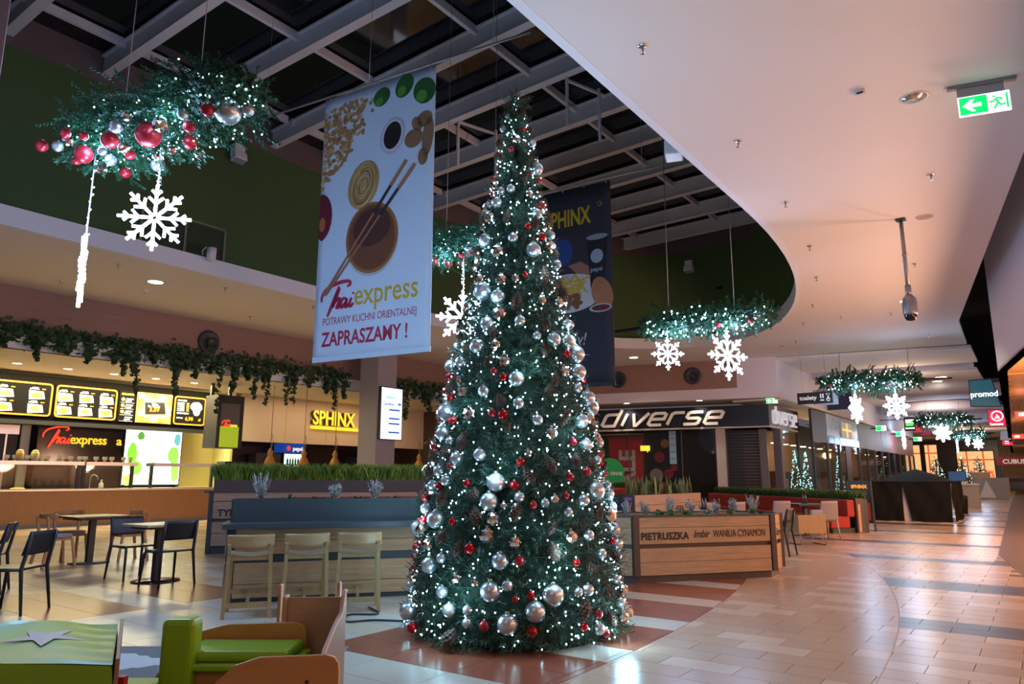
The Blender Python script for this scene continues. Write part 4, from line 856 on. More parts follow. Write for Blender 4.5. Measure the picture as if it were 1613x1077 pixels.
tb = thing('trash_bin', 'dark bin beside the kiosk desk', 'bin', (-2.75, 33, 0)); MB().lathe([(.16, 0), (.2, .55), (.2, .6), (.15, .62)], 16).build('bin_body', M_BLACKPL, tb); MB().lathe([(.2, .6), (.21, .66), (.08, .7)], 16).build('bin_lid', mat('bin_blue', (.03, .06, .14), .4), tb)
# tall notice board with the restaurant name
ab = thing('notice_board', 'navy A-board reading SPHINX beside the red sofa end', 'sign board', (-4.25, 20.6, 0), R(6))
MB().box(0, .58, 0, .03, .2, 1.27).build('board_front', mat('navy_board', (.03, .04, .06), .25), ab); MB().box(0, .03, -.02, .05, 0, 1.27).build('leg', M_DARKSTEEL, ab); MB().box(.55, .58, -.02, .05, 0, 1.27).build('leg', M_DARKSTEEL, ab)
q = MB(); q.bar((.02, .03, 1.2), (.02, .42, 0), .03, .03); q.build('rear_leg', M_DARKSTEEL, ab); q = MB(); q.bar((.56, .03, 1.2), (.56, .42, 0), .03, .03); q.build('rear_leg', M_DARKSTEEL, ab)
text('SPHINX', .12, glow('orange_letter', (.9, .4, .02), .7), ab, F_front(.09, -.005, 1.08), .003, .006, sx=.9)
q = MB(); q.prism([(.08, .28), (.5, .28), (.5, .72), (.08, .72)], -.006, -.001); q.build('dish_print', mat('board_print', (.25, .05, .03), .4), ab)
# ================================================================== HALL FURNITURE
AB = math.atan2(.80, .60)          # direction of bar and herb planters
M_PLANK = wood('oak_plank', (.50, .33, .19), (.36, .22, .12), (1, 10, 12), 2.6, .5)
M_OAK = wood('light_oak', (.42, .28, .13), (.35, .22, .10), (8, 8, 1), 3, .4)
M_FRAME = mat('anthracite_metal', (.035, .045, .055), .4); M_BROWNMET = mat('brown_metal', (.075, .05, .045), .45)
M_SOIL = mat('soil', (.03, .02, .012), .9)
M_SILV = mat('silver_shrub', (.34, .37, .36), .7, var=.25, scale=20); M_LEAF = mat('fresh_green_leaf', (.10, .22, .04), .5, var=.4, scale=15); M_DLEAF = mat('dark_succulent_leaf', (.03, .09, .05), .4, var=.3, scale=15)
M_GRASS = mat('planter_grass', (.17, .27, .03), .6, var=.5, scale=8); M_SANS = mat('snake_plant_leaf', (.12, .15, .04), .45, var=.6, scale=10); M_PRINT = mat('black_print', (.02, .018, .015), .6)
def grass(n, L, W, h0, h1, seed, w=.008):
    r = np.random.default_rng(seed); x = r.uniform(0, L, n); y = r.uniform(0, W, n); h = r.uniform(h0, h1, n); a = r.uniform(0, 6.28, n); ln = r.uniform(.1, .5, n) * h
    V = np.zeros((n, 4, 3)); ca, sa = np.cos(a), np.sin(a)
    V[:, 0] = np.c_[x - sa * w, y + ca * w, 0 * x]; V[:, 1] = np.c_[x + sa * w, y - ca * w, 0 * x]
    V[:, 2] = np.c_[x + ca * ln * .35 + sa * w * .8, y + sa * ln * .35 - ca * w * .8, h * .6]; V[:, 3] = np.c_[x + ca * ln, y + sa * ln, h]
    i = np.arange(n)[:, None] * 4; F = np.concatenate([i + np.array([[0, 1, 2]]), i + np.array([[0, 2, 3]])])
    return V.reshape(-1, 3), F
def shrub(name, loc, label, group, h, seed, m_=None, n=26, spread=.5, cat='plant', leaf=.03):
    rr = random.Random(seed); t = thing(name, label, cat, loc, rr.uniform(0, 6), group); q = MB(); tips = []
    for k in range(n):
        a = rr.uniform(0, 6.28); s = rr.uniform(.1, 1) * spread * h; hh = h * rr.uniform(.55, 1.0)
        p = [(0, 0, -.03), (math.cos(a) * s * .5, math.sin(a) * s * .5, hh * .5), (math.cos(a) * s, math.sin(a) * s, hh)]; q.tube(p, [.006, .005, .003], 4); tips.append(p)
    q.build('stems', m_ or M_SILV, t)
    def fn(r):
        p = tips[r.integers(len(tips))]; u = r.uniform(.25, 1.0); a, b = (Vector(p[0]), Vector(p[1])) if u < .5 else (Vector(p[1]), Vector(p[2])); v = a.lerp(b, (u * 2) % 1.0 if u < 1 else 1)
        return (v.x + r.normal(0, .012), v.y + r.normal(0, .012), v.z), (r.normal(), r.normal(), r.normal(.5))
    V, F = leaves(n * 7, fn, leaf, seed); stuff(obj('leaves', tri_mesh('leaves', V, F, m_ or M_SILV), t)); return t
def rosette(loc, label, group, seed, R0=.13):
    rr = random.Random(seed); t = thing('succulent', label, 'plant', loc, rr.uniform(0, 6), group)
    for k in range(9):
        a = k * 2.4; up_ = .35 + .07 * k; q = MB(); ca, sa = math.cos(a), math.sin(a); L = R0 * (1.1 - k * .05)
        def P(u, v): return (ca * u * L - sa * v * L, sa * u * L + ca * v * L, -.03 + u * L * up_ + abs(v) * .1 * L)
        q.add([P(0, -.08), P(.5, -.26), P(1, 0), P(.5, .26), P(0, .08), P(.5, 0)], [(0, 1, 5), (1, 2, 5), (2, 3, 5), (3, 4, 5), (4, 0, 5)]); q.build('leaf', M_DLEAF, t)
    return t
# ---------------- bar with planter
B0 = Vector((-7.35, 4.72, 0)); BM = Matrix.Translation(B0) @ Matrix.Rotation(AB, 4, 'Z')
bar = thing('breakfast_bar', 'oak plank bar with dark planter top facing three stools', 'bar counter', B0, AB); LB = 3.4
MB().box(.04, LB, .03, .4, 0, .08).build('plinth', M_FRAME, bar); MB().box(0.03, LB, .02, .42, .06, .80).build('core', M_FRAME, bar)
for z0, z1 in ((.655, .795), (.515, .65), (.20, .425), (.055, .195)): MB().box(.09, LB, 0, .03, z0, z1).build('plank', M_PLANK, bar, bevel=.003)
MB().box(0, .09, -.005, .42, .03, .80).build('end_post', M_FRAME, bar)
for z0, z1 in ((.52, .79), (.06, .42)): MB().box(-.015, 0, .02, .4, z0, z1).build('end_plank', M_PLANK, bar)
MB().box(-.04, LB, -.26, .45, .80, .86).build('bar_top', mat('anthracite_top', (.055, .07, .085), .35), bar, bevel=.005); MB().box(1.95, 1.954, -.262, .1, .80, .862).build('top_joint', M_BLACKPL, bar)
pt = mat('anthracite_trough', (.04, .06, .075), .4)
MB().box(.02, LB, .06, .08, .86, 1.11).build('trough_front', pt, bar); MB().box(.02, LB, .44, .46, .86, 1.11).build('trough_back', pt, bar); MB().box(.02, .04, .06, .46, .86, 1.11).build('trough_end', pt, bar); MB().box(.04, LB, .08, .44, .86, 1.06).build('soil', M_SOIL, bar)
for k, (x, h) in enumerate(((.33, .33), (1.15, .20), (1.62, .25), (2.3, .22))): shrub('silver_shrub', BM @ Vector((x, .26, 1.08)), ('tall silver-grey shrub at the left end of the bar planter', 'short silver-grey shrub second from the left in the bar planter', 'silver-grey shrub third in the bar planter, before the pillar', 'round silver-grey shrub in the bar planter beside the lit tree')[k], 'silver shrubs in the bar planter', h, 40 + k, n=30, spread=.45)
for k, x in enumerate((.65, .95, 1.42, 1.85, 2.65)): rosette(BM @ Vector((x, .24, 1.09)), 'low dark green succulent in the bar planter, %s from the left' % ORD[k], 'succulents in the bar planter', k)
# ---------------- stools
st0 = thing('bar_stool', 'stool', 'bar stool', group='oak bar stools')
for sx_ in (-1, 1):
    q = MB(); q.bar((sx_ * .215, -.215, 0), (sx_ * .195, -.17, .60), .036, .036); q.bar((sx_ * .195, -.17, .60), (sx_ * .195, -.20, .70), .034, .034); q.build('leg', M_OAK, st0)
    q = MB(); q.bar((sx_ * .205, .20, 0), (sx_ * .19, .17, .585), .036, .036); q.build('leg', M_OAK, st0)
for yy, z in ((-.205, .125), (.193, .20)): q = MB(); q.bar((-.20, yy, z), (.20, yy, z), .025, .05); q.build('footrest', M_OAK, st0)
q = MB(); q.bar((0, -.19, .14), (0, .19, .20), .03, .03); q.build('stretcher', M_OAK, st0)
for yy in (-.165, .165): q = MB(); q.bar((-.18, yy, .565), (.18, yy, .565), .022, .045); q.build('seat_rail', M_OAK, st0)
for sx_ in (-1, 1): q = MB(); q.bar((sx_ * .18, -.16, .565), (sx_ * .18, .16, .565), .022, .045); q.build('seat_rail', M_OAK, st0)
q = cloth(12, 8, lambda u, v: ((u - .5) * .42, (v - .5) * .38, .605 - .022 * math.cos((u - .5) * 3.1) + .006), 'seat', st0, wood('stool_seat_oak', (.36, .26, .15), (.28, .19, .1), (1, 8, 8), 3, .4)); sm = q.modifiers.new('t', 'SOLIDIFY'); sm.thickness = .014
q = cloth(14, 5, lambda u, v: ((u - .5) * .45, -.205 + .05 * (math.cos((u - .5) * 2.6) - 1) * -1 - .045 * math.cos((u - .5) * 2.6) + .02, .665 + v * .125), 'backrest', st0, wood('stool_back_oak', (.46, .30, .14), (.38, .24, .11), (1, 6, 8), 3, .4)); sm = q.modifiers.new('t', 'SOLIDIFY'); sm.thickness = .018
for k, (x, l) in enumerate(((.29, 'oak bar stool at the left end of the bar'), (.83, 'oak bar stool in the middle of the three'), (1.37, 'oak bar stool nearest the lit tree'))): place(st0, BM @ Vector((x, -.69, 0)), AB + R((0, 1, -4)[k]), l, 'oak bar stools', k == 0)
# ---------------- dividers with grass behind the bar
dv = thing('grass_divider', 'plank divider printed TYM with a brown trough of tall grass', 'planter', (-12.3, 7.5, 0), AB); LD = 4.1
MB().box(.02, LD, .05, .45, 0, 1.05).build('core', M_FRAME, dv)
for z0, z1 in ((.93, 1.08), (.62, .92), (.36, .56), (.14, .35)): MB().box(.06, LD, .02, .05, z0, z1).build('plank', wood('pink_plank', (.42, .28, .20), (.30, .19, .13), (1, 10, 12), 2.6, .5), dv)
MB().box(-.02, .06, 0, .47, 0, 1.1).build('end_post', M_FRAME, dv); MB().box(.05, LD, .0, .46, 1.08, 1.3).build('trough', mat('brown_trough', (.065, .045, .045), .5), dv); MB().box(-.1, .06, -.02, .48, 1.08, 1.12).build('end_cap', M_FRAME, dv)
text('TYM', .17, M_PRINT, dv, F_front(.14, .015, .66), .002, .006)
V, F = grass(6500, LD - .1, .44, .14, .36, 5); g = obj('grass', tri_mesh('grass', V, F, M_GRASS), dv, (.05, .01, 1.28)); stuff(g)
# red bench seen over the bar
def sofa(name, p0, p1, label, zb, trough=True, seat=True, seed=1, gh=(.1, .26)):
    p0 = Vector((*p0, 0)); p1 = Vector((*p1, 0)); L = (p1 - p0).length; a = math.atan2(p1.y - p0.y, p1.x - p0.x); t = thing(name, label, 'sofa', p0, a)
    MR = mat('red_upholstery', (.36, .03, .02), .75, var=.12, scale=20, bump=.12, bscale=120)
    MB().box(0, L, 0, .22, zb * .48, zb).build('backrest', MR, t, bevel=.035, seg=3)
    if seat:
        MB().box(0, L, .16, .68, .12, zb * .5).build('seat', MR, t, bevel=.03, seg=3); MB().box(.04, L - .04, .02, .62, 0, .12).build('plinth', M_FRAME, t)
    if trough:
        MB().box(0, L, -.34, -.02, 0, zb + .02).build('trough', M_FRAME, t); V, F = grass(int(900 * L), L - .05, .32, *gh, seed, .009); stuff(obj('grass', tri_mesh('grass', V, F, mat('turf_grass', (.05, .12, .02), .6, var=.5, scale=8)), t, (0.02, -.34, zb)))
    MB().box(-.04, 0, -.20, .0, 0, zb + .04).build('end_panel', M_BROWNMET, t); MB().box(-.06, -.04, -.10, -.03, .02, zb - .1).build('end_plank', M_PLANK, t); MB().box(L, L + .06, -.36, .0, 0, zb + .04).build('end_panel', M_BROWNMET, t)
    return t
sofa('red_sofa', (-8.6, 10.6), (-10.6, 8.0), 'red upholstered bench back seen just over the bar planter', 1.02, False)
sofa('red_sofa', (-3.95, 19.85), (-9.8, 25.7), 'long red sofa with a hedge of grass along its back', .80)
sofa('red_sofa', (-12.6, 26.2), (-16.4, 25.3), 'far red sofa against the clothes shop window', .95)
# ---------------- octagonal herb planter with lettering
HP = thing('herb_planter', 'oak plank planter printed with herb names and edged in dark metal', 'planter', (-4.44, 8.79, 0), AB)
A2 = Matrix.Rotation(-AB, 4, 'Z') @ Matrix.Translation((4.44, -8.79, 0))
LP = 2.1; HPM = Matrix.Translation((-4.44, 8.79, 0)) @ Matrix.Rotation(AB, 4, 'Z')
plan = [(0, 0), (LP, 0), (LP + .38, .34), (LP + .38, .72), (LP, 1.0), (0, 1.0), (-.24, .72), (-.24, .2)]
ins = [(x * .97 + .03, y * .94 + .03) for x, y in plan]
MB().slab(ins, 0, .09).build('plinth', M_BROWNMET, HP); MB().slab([(x * .985 + .015, y * .96 + .02) for x, y in plan], .09, .80).build('core', M_BROWNMET, HP)
MB().slab([(x * .96 + .04, y * .9 + .05) for x, y in plan], .80, .815).build('soil', M_SOIL, HP)
for i in range(8):
    a = Vector((*plan[i], 0)); b = Vector((*plan[(i + 1) % 8], 0)); d = (b - a).normalized(); n_ = Vector((d.y, -d.x, 0)); e = .05 if (b - a).length > .3 else .03
    for z0, z1 in ((.70, .83), (.49, .695), (.26, .435), (.095, .255)):
        q = MB(); c0 = a + d * e; c1 = b - d * e; h = (z1 + z0) / 2; q.bar(c0 + Vector((0, 0, h)) + n_ * .0, c1 + Vector((0, 0, h)) + n_ * .0, .03, z1 - z0); q.build('plank', M_PLANK, HP)
    q = MB(); q.bar(a + n_ * .005 + Vector((0, 0, .09)), a + n_ * .005 + Vector((0, 0, .85)), .075, .05); q.build('corner_post', M_BROWNMET, HP)
    q = MB(); q.bar(a + Vector((0, 0, .845)), b + Vector((0, 0, .845)), .05, .02); q.build('rim', M_FRAME, HP)
text('PIETRUSZKA', .128, M_PRINT, HP, F_front(.07, -.018, .545), .002, .005, sx=.93, spacing=1.07); text('Imbir', .14, M_PRINT, HP, F_front(.845, -.018, .56), .002, .001, shear=.4, sx=.8)
text('WANILIA CYNAMON', .135, M_PRINT, HP, F_front(1.15, -.018, .56), .002, .0, sx=.64)
Mc = Matrix.Translation((LP + .08, .05, .55)) @ Matrix.Rotation(math.atan2(.34, .38), 4, 'Z') @ Matrix.Rotation(R(90), 4, 'X') @ Matrix.Translation((0, 0, .018)); text('Curry', .15, M_PRINT, HP, Mc, .002, 0, shear=.5, sx=.75)
HW = lambda x, y, z: HPM @ Vector((x, y, z))
for k, (x, h) in enumerate(((.0, .24), (.32, .22), (.66, .30), (1.05, .24), (1.40, .24), (1.72, .25), (1.98, .30))): shrub('silver_shrub', HW(x, .35 if k % 2 else .25, .82), 'silver-grey herb shrub in the herb planter, %s from the left' % ORD[k], 'silver shrubs in the herb planter', h, 60 + k, n=22, spread=.35)
for k, x in enumerate((.45, .62, .85, 1.2, 1.55, 1.9)): shrub('green_herb', HW(x, .16, .82), 'small fresh green herb in the herb planter, %s from the left' % ORD[k], 'green herbs in the herb planter', .1, 80 + k, M_LEAF, 12, .8, leaf=.045)
# ---------------- back divider with snake plants
bd = thing('snake_plant_divider', 'plank divider topped by upright snake plants before the shop window', 'planter', (-6.65, 13.1, 0), R(90)); 
MB().box(0, 3.5, 0.02, .4, 0, .98).build('core', M_FRAME, bd)
for z0, z1 in ((.80, 1.0), (.58, .79), (.30, .52), (.08, .29)): MB().box(.05, 3.5, -.0, .03, z0, z1).build('plank', wood('pink_plank', (.42, .28, .20), (.30, .19, .13), (1, 10, 12), 2.6, .5), bd)
MB().box(-.03, .05, -.02, .42, 0, 1.02).build('end_post', M_FRAME, bd); MB().box(.05, 3.5, .02, .4, .98, 1.0).build('soil', M_SOIL, bd); text('CHILLI', .12, M_PRINT, bd, F_front(.4, -.003, .62), .002, .004); text('BAZYLIA', .12, M_PRINT, bd, F_front(2.0, -.003, .66), .002, .004)
bdM = Matrix.Translation((-6.65, 13.1, 0)) @ Matrix.Rotation(R(90), 4, 'Z')
for k in range(9):
    t = thing('snake_plant', 'clump of upright yellow-edged snake plant leaves, %s from the left' % ORD[k], 'plant', bdM @ Vector((.2 + k * .38, .2, 1.0)), k, 'snake plants on the back divider'); rr = random.Random(k)
    for j in range(8):
        a = rr.uniform(0, 6.28); h = rr.uniform(.22, .42); s = rr.uniform(.03, .12); q = MB(); dx, dy = math.cos(a), math.sin(a); wv = .022; b = (rr.uniform(-.08, .08), rr.uniform(-.08, .08))
        q.add([(b[0] - dy * wv, b[1] + dx * wv, -.01), (b[0] + dy * wv, b[1] - dx * wv, -.01), (b[0] + dx * s * .5 + dy * wv * 1.3, b[1] + dy * s * .5 - dx * wv * 1.3, h * .6), (b[0] + dx * s, b[1] + dy * s, h), (b[0] + dx * s * .5 - dy * wv * 1.3, b[1] + dy * s * .5 + dx * wv * 1.3, h * .6), (b[0] + dx * s * .55, b[1] + dy * s * .55, h * .55)], [(0, 1, 5), (1, 2, 5), (2, 3, 5), (3, 4, 5), (4, 0, 5)]); q.build('leaf', M_SANS, t)
# ---------------- chairs and tables
def dark_chair(label, grp):
    t = thing('plastic_chair', label, 'chair', group=grp); M_ = mat('navy_black_plastic', (.018, .022, .03), .38)
    for sx_ in (-1, 1):
        q = MB(); q.tube([(sx_ * .235, -.26, 0), (sx_ * .215, -.2, .44), (sx_ * .21, -.235, .62), (sx_ * .21, -.27, .80)], [.014, .02, .018, .014], 8); q.build('rear_leg', M_, t)
        q = MB(); q.tube([(sx_ * .225, .24, 0), (sx_ * .205, .20, .40), (sx_ * .19, .16, .44)], [.014, .019, .016], 8); q.build('front_leg', M_, t)
        q = MB(); q.tube([(sx_ * .21, -.2, .435), (sx_ * .2, .19, .425)], .014, 6); q.build('side_rail', M_, t)
    MB().box(-.20, .20, -.19, .21, .425, .45).build('seat', M_, t, bevel=.01)
    q = cloth(12, 6, lambda u, v: ((u - .5) * .44, -.215 - .065 * v - .03 * math.cos((u - .5) * 2.4) + .03, .575 + v * .235), 'backrest', t, M_); sm = q.modifiers.new('t', 'SOLIDIFY'); sm.thickness = .012
    return t
def wood_chair(label, grp):
    t = thing('wooden_chair', label, 'chair', group=grp); M_ = wood('chair_beech', (.50, .27, .11), (.42, .21, .08), (8, 8, 1), 3, .4)
    for sx_ in (-1, 1):
        q = MB(); q.bar((sx_ * .22, -.24, 0), (sx_ * .185, -.17, .44), .032, .04); q.bar((sx_ * .185, -.17, .44), (sx_ * .19, -.225, .76), .03, .036); q.build('rear_leg', M_, t)
        q = MB(); q.bar((sx_ * .205, .225, 0), (sx_ * .165, .165, .43), .03, .034); q.build('front_leg', M_, t)
        q = MB(); q.bar((sx_ * .18, -.17, .41), (sx_ * .165, .165, .41), .022, .04); q.build('seat_rail', M_, t)
    for yy in (-.17, .165): q = MB(); q.bar((-.17, yy, .41), (.17, yy, .41), .022, .04); q.build('seat_rail', M_, t)
    q = MB(); q.lathe([(.05, .43), (.21, .43), (.225, .45), (.21, .475), (.05, .485)], 24); q.build('seat_pad', mat('grey_seat_pad', (.30, .31, .34), .6), t)
    q = cloth(16, 3, lambda u, v: (.235 * math.sin((u - .5) * 2.7), -.05 - .2 * math.cos((u - .5) * 2.7), .73 + v * .07), 'backrest', t, M_); sm = q.modifiers.new('t', 'SOLIDIFY'); sm.thickness = .02
    return t
def table(label, loc, sx_, sy, top, edge, rz=0, z=.745, base='disc', legm=None):
    t = thing('cafe_table', label, 'table', loc, rz); MB().box(-sx_ / 2, sx_ / 2, -sy / 2, sy / 2, z - .03, z).build('table_top', top, t, bevel=.004); MB().box(-sx_ / 2 + .08, sx_ / 2 - .08, -sy / 2 + .08, sy / 2 - .08, z - .06, z - .03).build('top_frame', edge, t)
    MB().box(-.045, .045, -.045, .045, .02, z - .06).build('pole', M_BLACKPL, t); q = MB()
    if base == 'disc': q.lathe([(.30, 0), (.30, .012), (.05, .022)], 32); q.build('base_plate', M_DARKSTEEL, t)
    else:
        q.lathe([(.30, 0), (.30, .014), (.04, .02)], 32); q.build('base_plate', mat('base_mirror', (.1, .1, .11), .12, .8), t)
    return t
M_TOPL = wood('light_tabletop', (.50, .44, .33), (.42, .36, .26), (1, 8, 8), 3, .35); M_TOPD = mat('dark_tabletop', (.10, .075, .05), .3)
table('black pedestal table among three wooden chairs', (-12.6, 5.65, 0), .8, .8, M_TOPD, M_BLACKPL, 0)
table('light wood top table between two dark plastic chairs', (-9.7, 5.22, 0), .68, .68, M_TOPL, M_BLACKPL, 0, base='ring')
table('light table cut off by the left edge of the photo', (-8.68, 2.55, 0), .6, .6, M_TOPL, M_BLACKPL, 0, base='ring')
dc = dark_chair('d', 'dark plastic chairs')
for k, (x, y, a, l) in enumerate(((-10.2, 5.15, -90, 'dark plastic chair on the far side of the light table'), (-9.18, 5.08, 90, 'dark plastic chair with its back to the camera at the light table'), (-8.70, 3.18, 128, 'dark plastic chair at the left edge of the photo'), (-10.4, 3.45, 150, 'dark plastic chair behind the one at the left photo edge'), (-4.0, 13.45, 90, 'dark plastic chair beside the right end of the herb planter'), (-6.9, 11.6, -90, 'dark plastic chair half hidden behind the lit tree'))):
    place(dc, (x, y, 0), R(a), l, 'dark plastic chairs', k == 0)
wc_ = wood_chair('w', 'wooden chairs')
for k, (x, y, a, l) in enumerate(((-12.6, 5.13, 0, 'wooden chair with grey pad on the near side of the black table'), (-12.5, 6.2, 178, 'wooden chair with grey pad right of the black table'), (-13.35, 5.65, -90, 'wooden chair with curved back behind the black table'))): place(wc_, (x, y, 0), R(a), l, 'wooden chairs', k == 0)
def grey_chair(label, grp):
    t = thing('grey_chair', label, 'chair', group=grp); M_ = mat('grey_shell_plastic', (.27, .24, .24), .45)
    for sx_ in (-1, 1):
        for sy, nm in ((-.24, 'rear_leg'), (.22, 'front_leg')): q = MB(); q.tube([(sx_ * .22, sy, 0), (sx_ * .19, sy * .8, .43)], [.012, .018], 6); q.build(nm, mat('pale_leg', (.45, .36, .28), .4), t)
    MB().box(-.21, .21, -.2, .22, .42, .46).build('seat', M_, t, bevel=.015)
    q = cloth(10, 8, lambda u, v: ((u - .5) * (.46 - .06 * v), -.2 - .07 * v - .03 * math.cos((u - .5) * 2.4) + .02, .40 + v * .44), 'backrest', t, M_); sm = q.modifiers.new('t', 'SOLIDIFY'); sm.thickness = .02
    return t
gc = grey_chair('g', 'grey chairs')
for k, (x, y, a, l) in enumerate(((-4.15, 17.5, 45, 'grey shell chair with its back to the camera, nearest the red sofa end'), (-5.0, 16.9, 45, 'grey shell chair behind the wooden box armchair'), (-5.6, 15.6, 60, 'grey shell chair behind the herb planter, right of two'), (-6.0, 14.9, 60, 'grey shell chair behind the herb planter, left of two'))): place(gc, (x, y, 0), R(a), l, 'grey shell chairs', k == 0)
table('dark table along the long red sofa', (-4.75, 18.3, 0), .75, .75, mat('slate_top', (.05, .05, .07), .3), M_BLACKPL, R(45)); table('pale table with menu stand behind the lit tree', (-6.2, 11.95, 0), .7, .7, M_TOPL, M_BLACKPL, AB)
table('pale table behind the herb planter', (-5.3, 13.4, 0), .8, .8, M_TOPL, M_BLACKPL, AB)
ba = thing('box_armchair', 'wooden box armchair on a metal sled frame', 'armchair', (-4.15, 15.95, 0), R(40)); 
MB().box(-.29, .29, -.3, -.27, .24, .60).build('back_panel', M_OAK, ba); MB().box(.26, .29, -.27, .3, .24, .60).build('side_panel', M_OAK, ba); MB().box(-.29, -.26, -.27, .3, .24, .60).build('side_panel', M_OAK, ba); MB().box(-.26, .26, -.27, .3, .26, .45).build('seat_cushion', mat('grey_seat_pad', (.30, .31, .34), .6), ba, bevel=.02); MB().box(.02, .26, -.26, -.16, .45, .70).build('back_cushion', mat('grey_seat_pad', (.30, .31, .34), .6), ba, bevel=.02)
for sx_ in (-.26, .26): q = MB(); q.tube([(sx_, -.28, .25), (sx_, -.28, .01), (sx_, .28, .01), (sx_, .28, .25)], .011, 6); q.build('sled_leg', M_GREYMET, ba)
# bottles / menu stands on tables
for k, (x, y, z, l) in enumerate(((-4.75, 18.3, .745, 'condiment stand on the dark table by the red sofa'), (-5.35, 13.5, .745, 'condiment stand on the pale table behind the herb planter'))):
    t = thing('condiment_stand', l, 'condiment stand', (x, y, z)); MB().box(-.06, .06, -.05, .05, 0, .06).build('caddy', M_BLACKPL, t)
    for j in (-.03, .03): MB().lathe([(.022, .02), (.022, .15), (.01, .19), (.01, .23)], 10, Matrix.Translation((j, 0, 0))).build('bottle', mat('sauce_bottle_%d' % (j > 0), ((.12, .05, .08), (.1, .08, .14))[j > 0], .2), t)
mn = thing('menu_stand', 'upright dark menu stand on the pale table behind the tree', 'menu stand', (-6.15, 11.95, .745), R(40)); MB().box(-.11, .11, -.01, .01, 0, .29).build('menu_sheet', mat('menu_print_dark', (.03, .03, .06), .3, var=.6, scale=20), mn); MB().box(-.12, .12, -.03, .03, 0, .015).build('foot', M_BLACKPL, mn)
MB().box(-.08, .05, -.013, -.01, .2, .25).build('printed_block', mat('menu_blue', (.15, .12, .4), .4), mn)
# ================================================================== FOREGROUND KIDS' CORNER (frame: x right of the photo, y away)
KR = R(36.26); KM = Matrix.Rotation(KR, 4, 'Z')
M_PLY = wood('orange_ply', (.56, .29, .10), (.48, .24, .08), (1, 6, 6), 2.0, .4); M_BIRCH = wood('birch_ply', (.50, .34, .21), (.42, .27, .16), (1, 7, 7), 2.0, .45)
M_EDGE = mat('ply_edge', (.30, .16, .10), .5); M_LIME = mat('lime_vinyl', (.24, .46, .01), .35, var=.06, scale=3, bump=.05, bscale=8); M_LIME2 = mat('lime_vinyl_top', (.22, .44, .04), .38, spec=.3, bump=.06, bscale=6, scale=3)
def K(r, d, z): return KM @ Vector((r, d, z))
rug = thing('play_rug', 'grey play rug with white sawtooth diamonds', 'rug', K(-2.3, 5.55, 0), KR)
MB().box(-1.3, .98, -1.1, .62, 0, .008).build('rug_pile', mat('grey_rug', (.20, .20, .21), .95, bump=.3, scale=60), rug)
def saw(cx, cy, w_, h_, n=9):
    pts = []
    for sgn in (1, -1):
        for k in range(n): x = -w_ + 2 * w_ * k / n; y0 = h_ * (1 - abs(x) / w_); x2 = x + 2 * w_ / n; y1 = h_ * (1 - abs(x2) / w_); pts += [(cx + sgn * x, cy + sgn * y0), (cx + sgn * (x + w_ / n * 1.0), cy + sgn * max(y0, y1))] if True else []
    return pts
for cx, cy in ((-.74, .08), (.38, .08)):
    q = MB(); q.slab(saw(cx, cy, .56, .32), .008, .011); q.build('white_diamond', mat('white_rug', (.60, .61, .62), .95), rug)
# low play car: two curved ply sides, padded seats
pc = thing('play_car', 'orange plywood play car with lime green padded seats', 'play furniture', K(-1.25, 3.85, 0), KR)
sideprof = [(-.48, 0), (-.46, .12), (-.40, .27), (-.31, .42), (-.21, .51), (-.10, .545)] + [(.20, .555), (.235, .545), (.255, .52), (.26, .48), (.26, 0)]
for yy, dx, sc in ((.38, -.22, 1.16), (-.44, .22, 1.0)):
    q = MB(); q.prism([(x * (1.25 if yy > 0 else 1.0) + dx, z * (1.0 if yy > 0 else 1.03)) for x, z in sideprof], yy, yy + .022); q.build('side_panel', M_PLY, pc, bevel=.004)
q = MB(); q.box(-.62, .3, -.42, .38, .0, .05); q.build('base_board', M_PLY, pc)
MB().box(-.46, .10, .05, .36, .42, .475).build('seat_cushion', M_LIME, pc, bevel=.022, seg=3); MB().box(-.48, .14, .02, .38, .385, .42).build('seat_board', M_LIME, pc, bevel=.01)
MB().box(-.45, .1, .06, .36, .05, .385).build('seat_box', M_PLY, pc)
MB().box(-.46, .16, -.30, .0, .28, .335).build('seat_cushion', M_LIME, pc, bevel=.022, seg=3); MB().box(-.40, .12, -.28, -.02, .05, .28).build('seat_box', M_PLY, pc)
for x, z in ((-.06 + .0, .40), (.36, .46)): q = MB(); q.lathe([(.008, 0), (.008, .004)], 10, Matrix.Translation((x - .02, -.442, z)) @ Matrix.Rotation(R(90), 4, 'X')); q.build('screw_hole', M_BLACKPL, pc)
MB().box(.262, .5, -.42, .38, 0, .01).build('green_mat', mat('turf_mat', (.01, .12, .03), .9, bump=.4, scale=80), pc)
# birch activity board behind
pbd = thing('activity_board', 'birch plywood play panel with pale edges and cut-out squiggles', 'play furniture', K(-1.13, 4.34, 0), KR + R(3))
MB().box(-.16, .155, 0, .018, .06, .672).build('front_board', M_BIRCH, pbd)
q = MB(); q.prism([(-.03, 0), (.03, 0), (.03, .64), (.02, .69), (-.01, .69), (-.03, .66)], -.165, -.147, Matrix.Rotation(R(90), 4, 'Z')); 
q = MB(); q.box(-.185, -.16, -.03, .05, 0, .685); q.build('side_upright', M_BIRCH, pbd, bevel=.01)
q = MB(); q.box(-.235, -.215, .06, .12, 0, .735); q.build('rear_upright', M_BIRCH, pbd, bevel=.008); q = MB(); q.box(.105, .125, .06, .12, 0, .745); q.build('rear_upright', M_BIRCH, pbd, bevel=.008)
sp_ = [(0, 0), (0, .70), (.05, .70), (.09, .66), (.12, .60), (.30, .57), (.55, .50), (.75, .40), (.86, .28), (.88, 0)]
q = MB(); q.prism([(-x, z) for x, z in sp_], -.175, -.157, Matrix.Rotation(R(90), 4, 'Z')); sdp = q.build('squiggle_side', mat('grey_birch', (.22, .17, .13), .5), pbd)
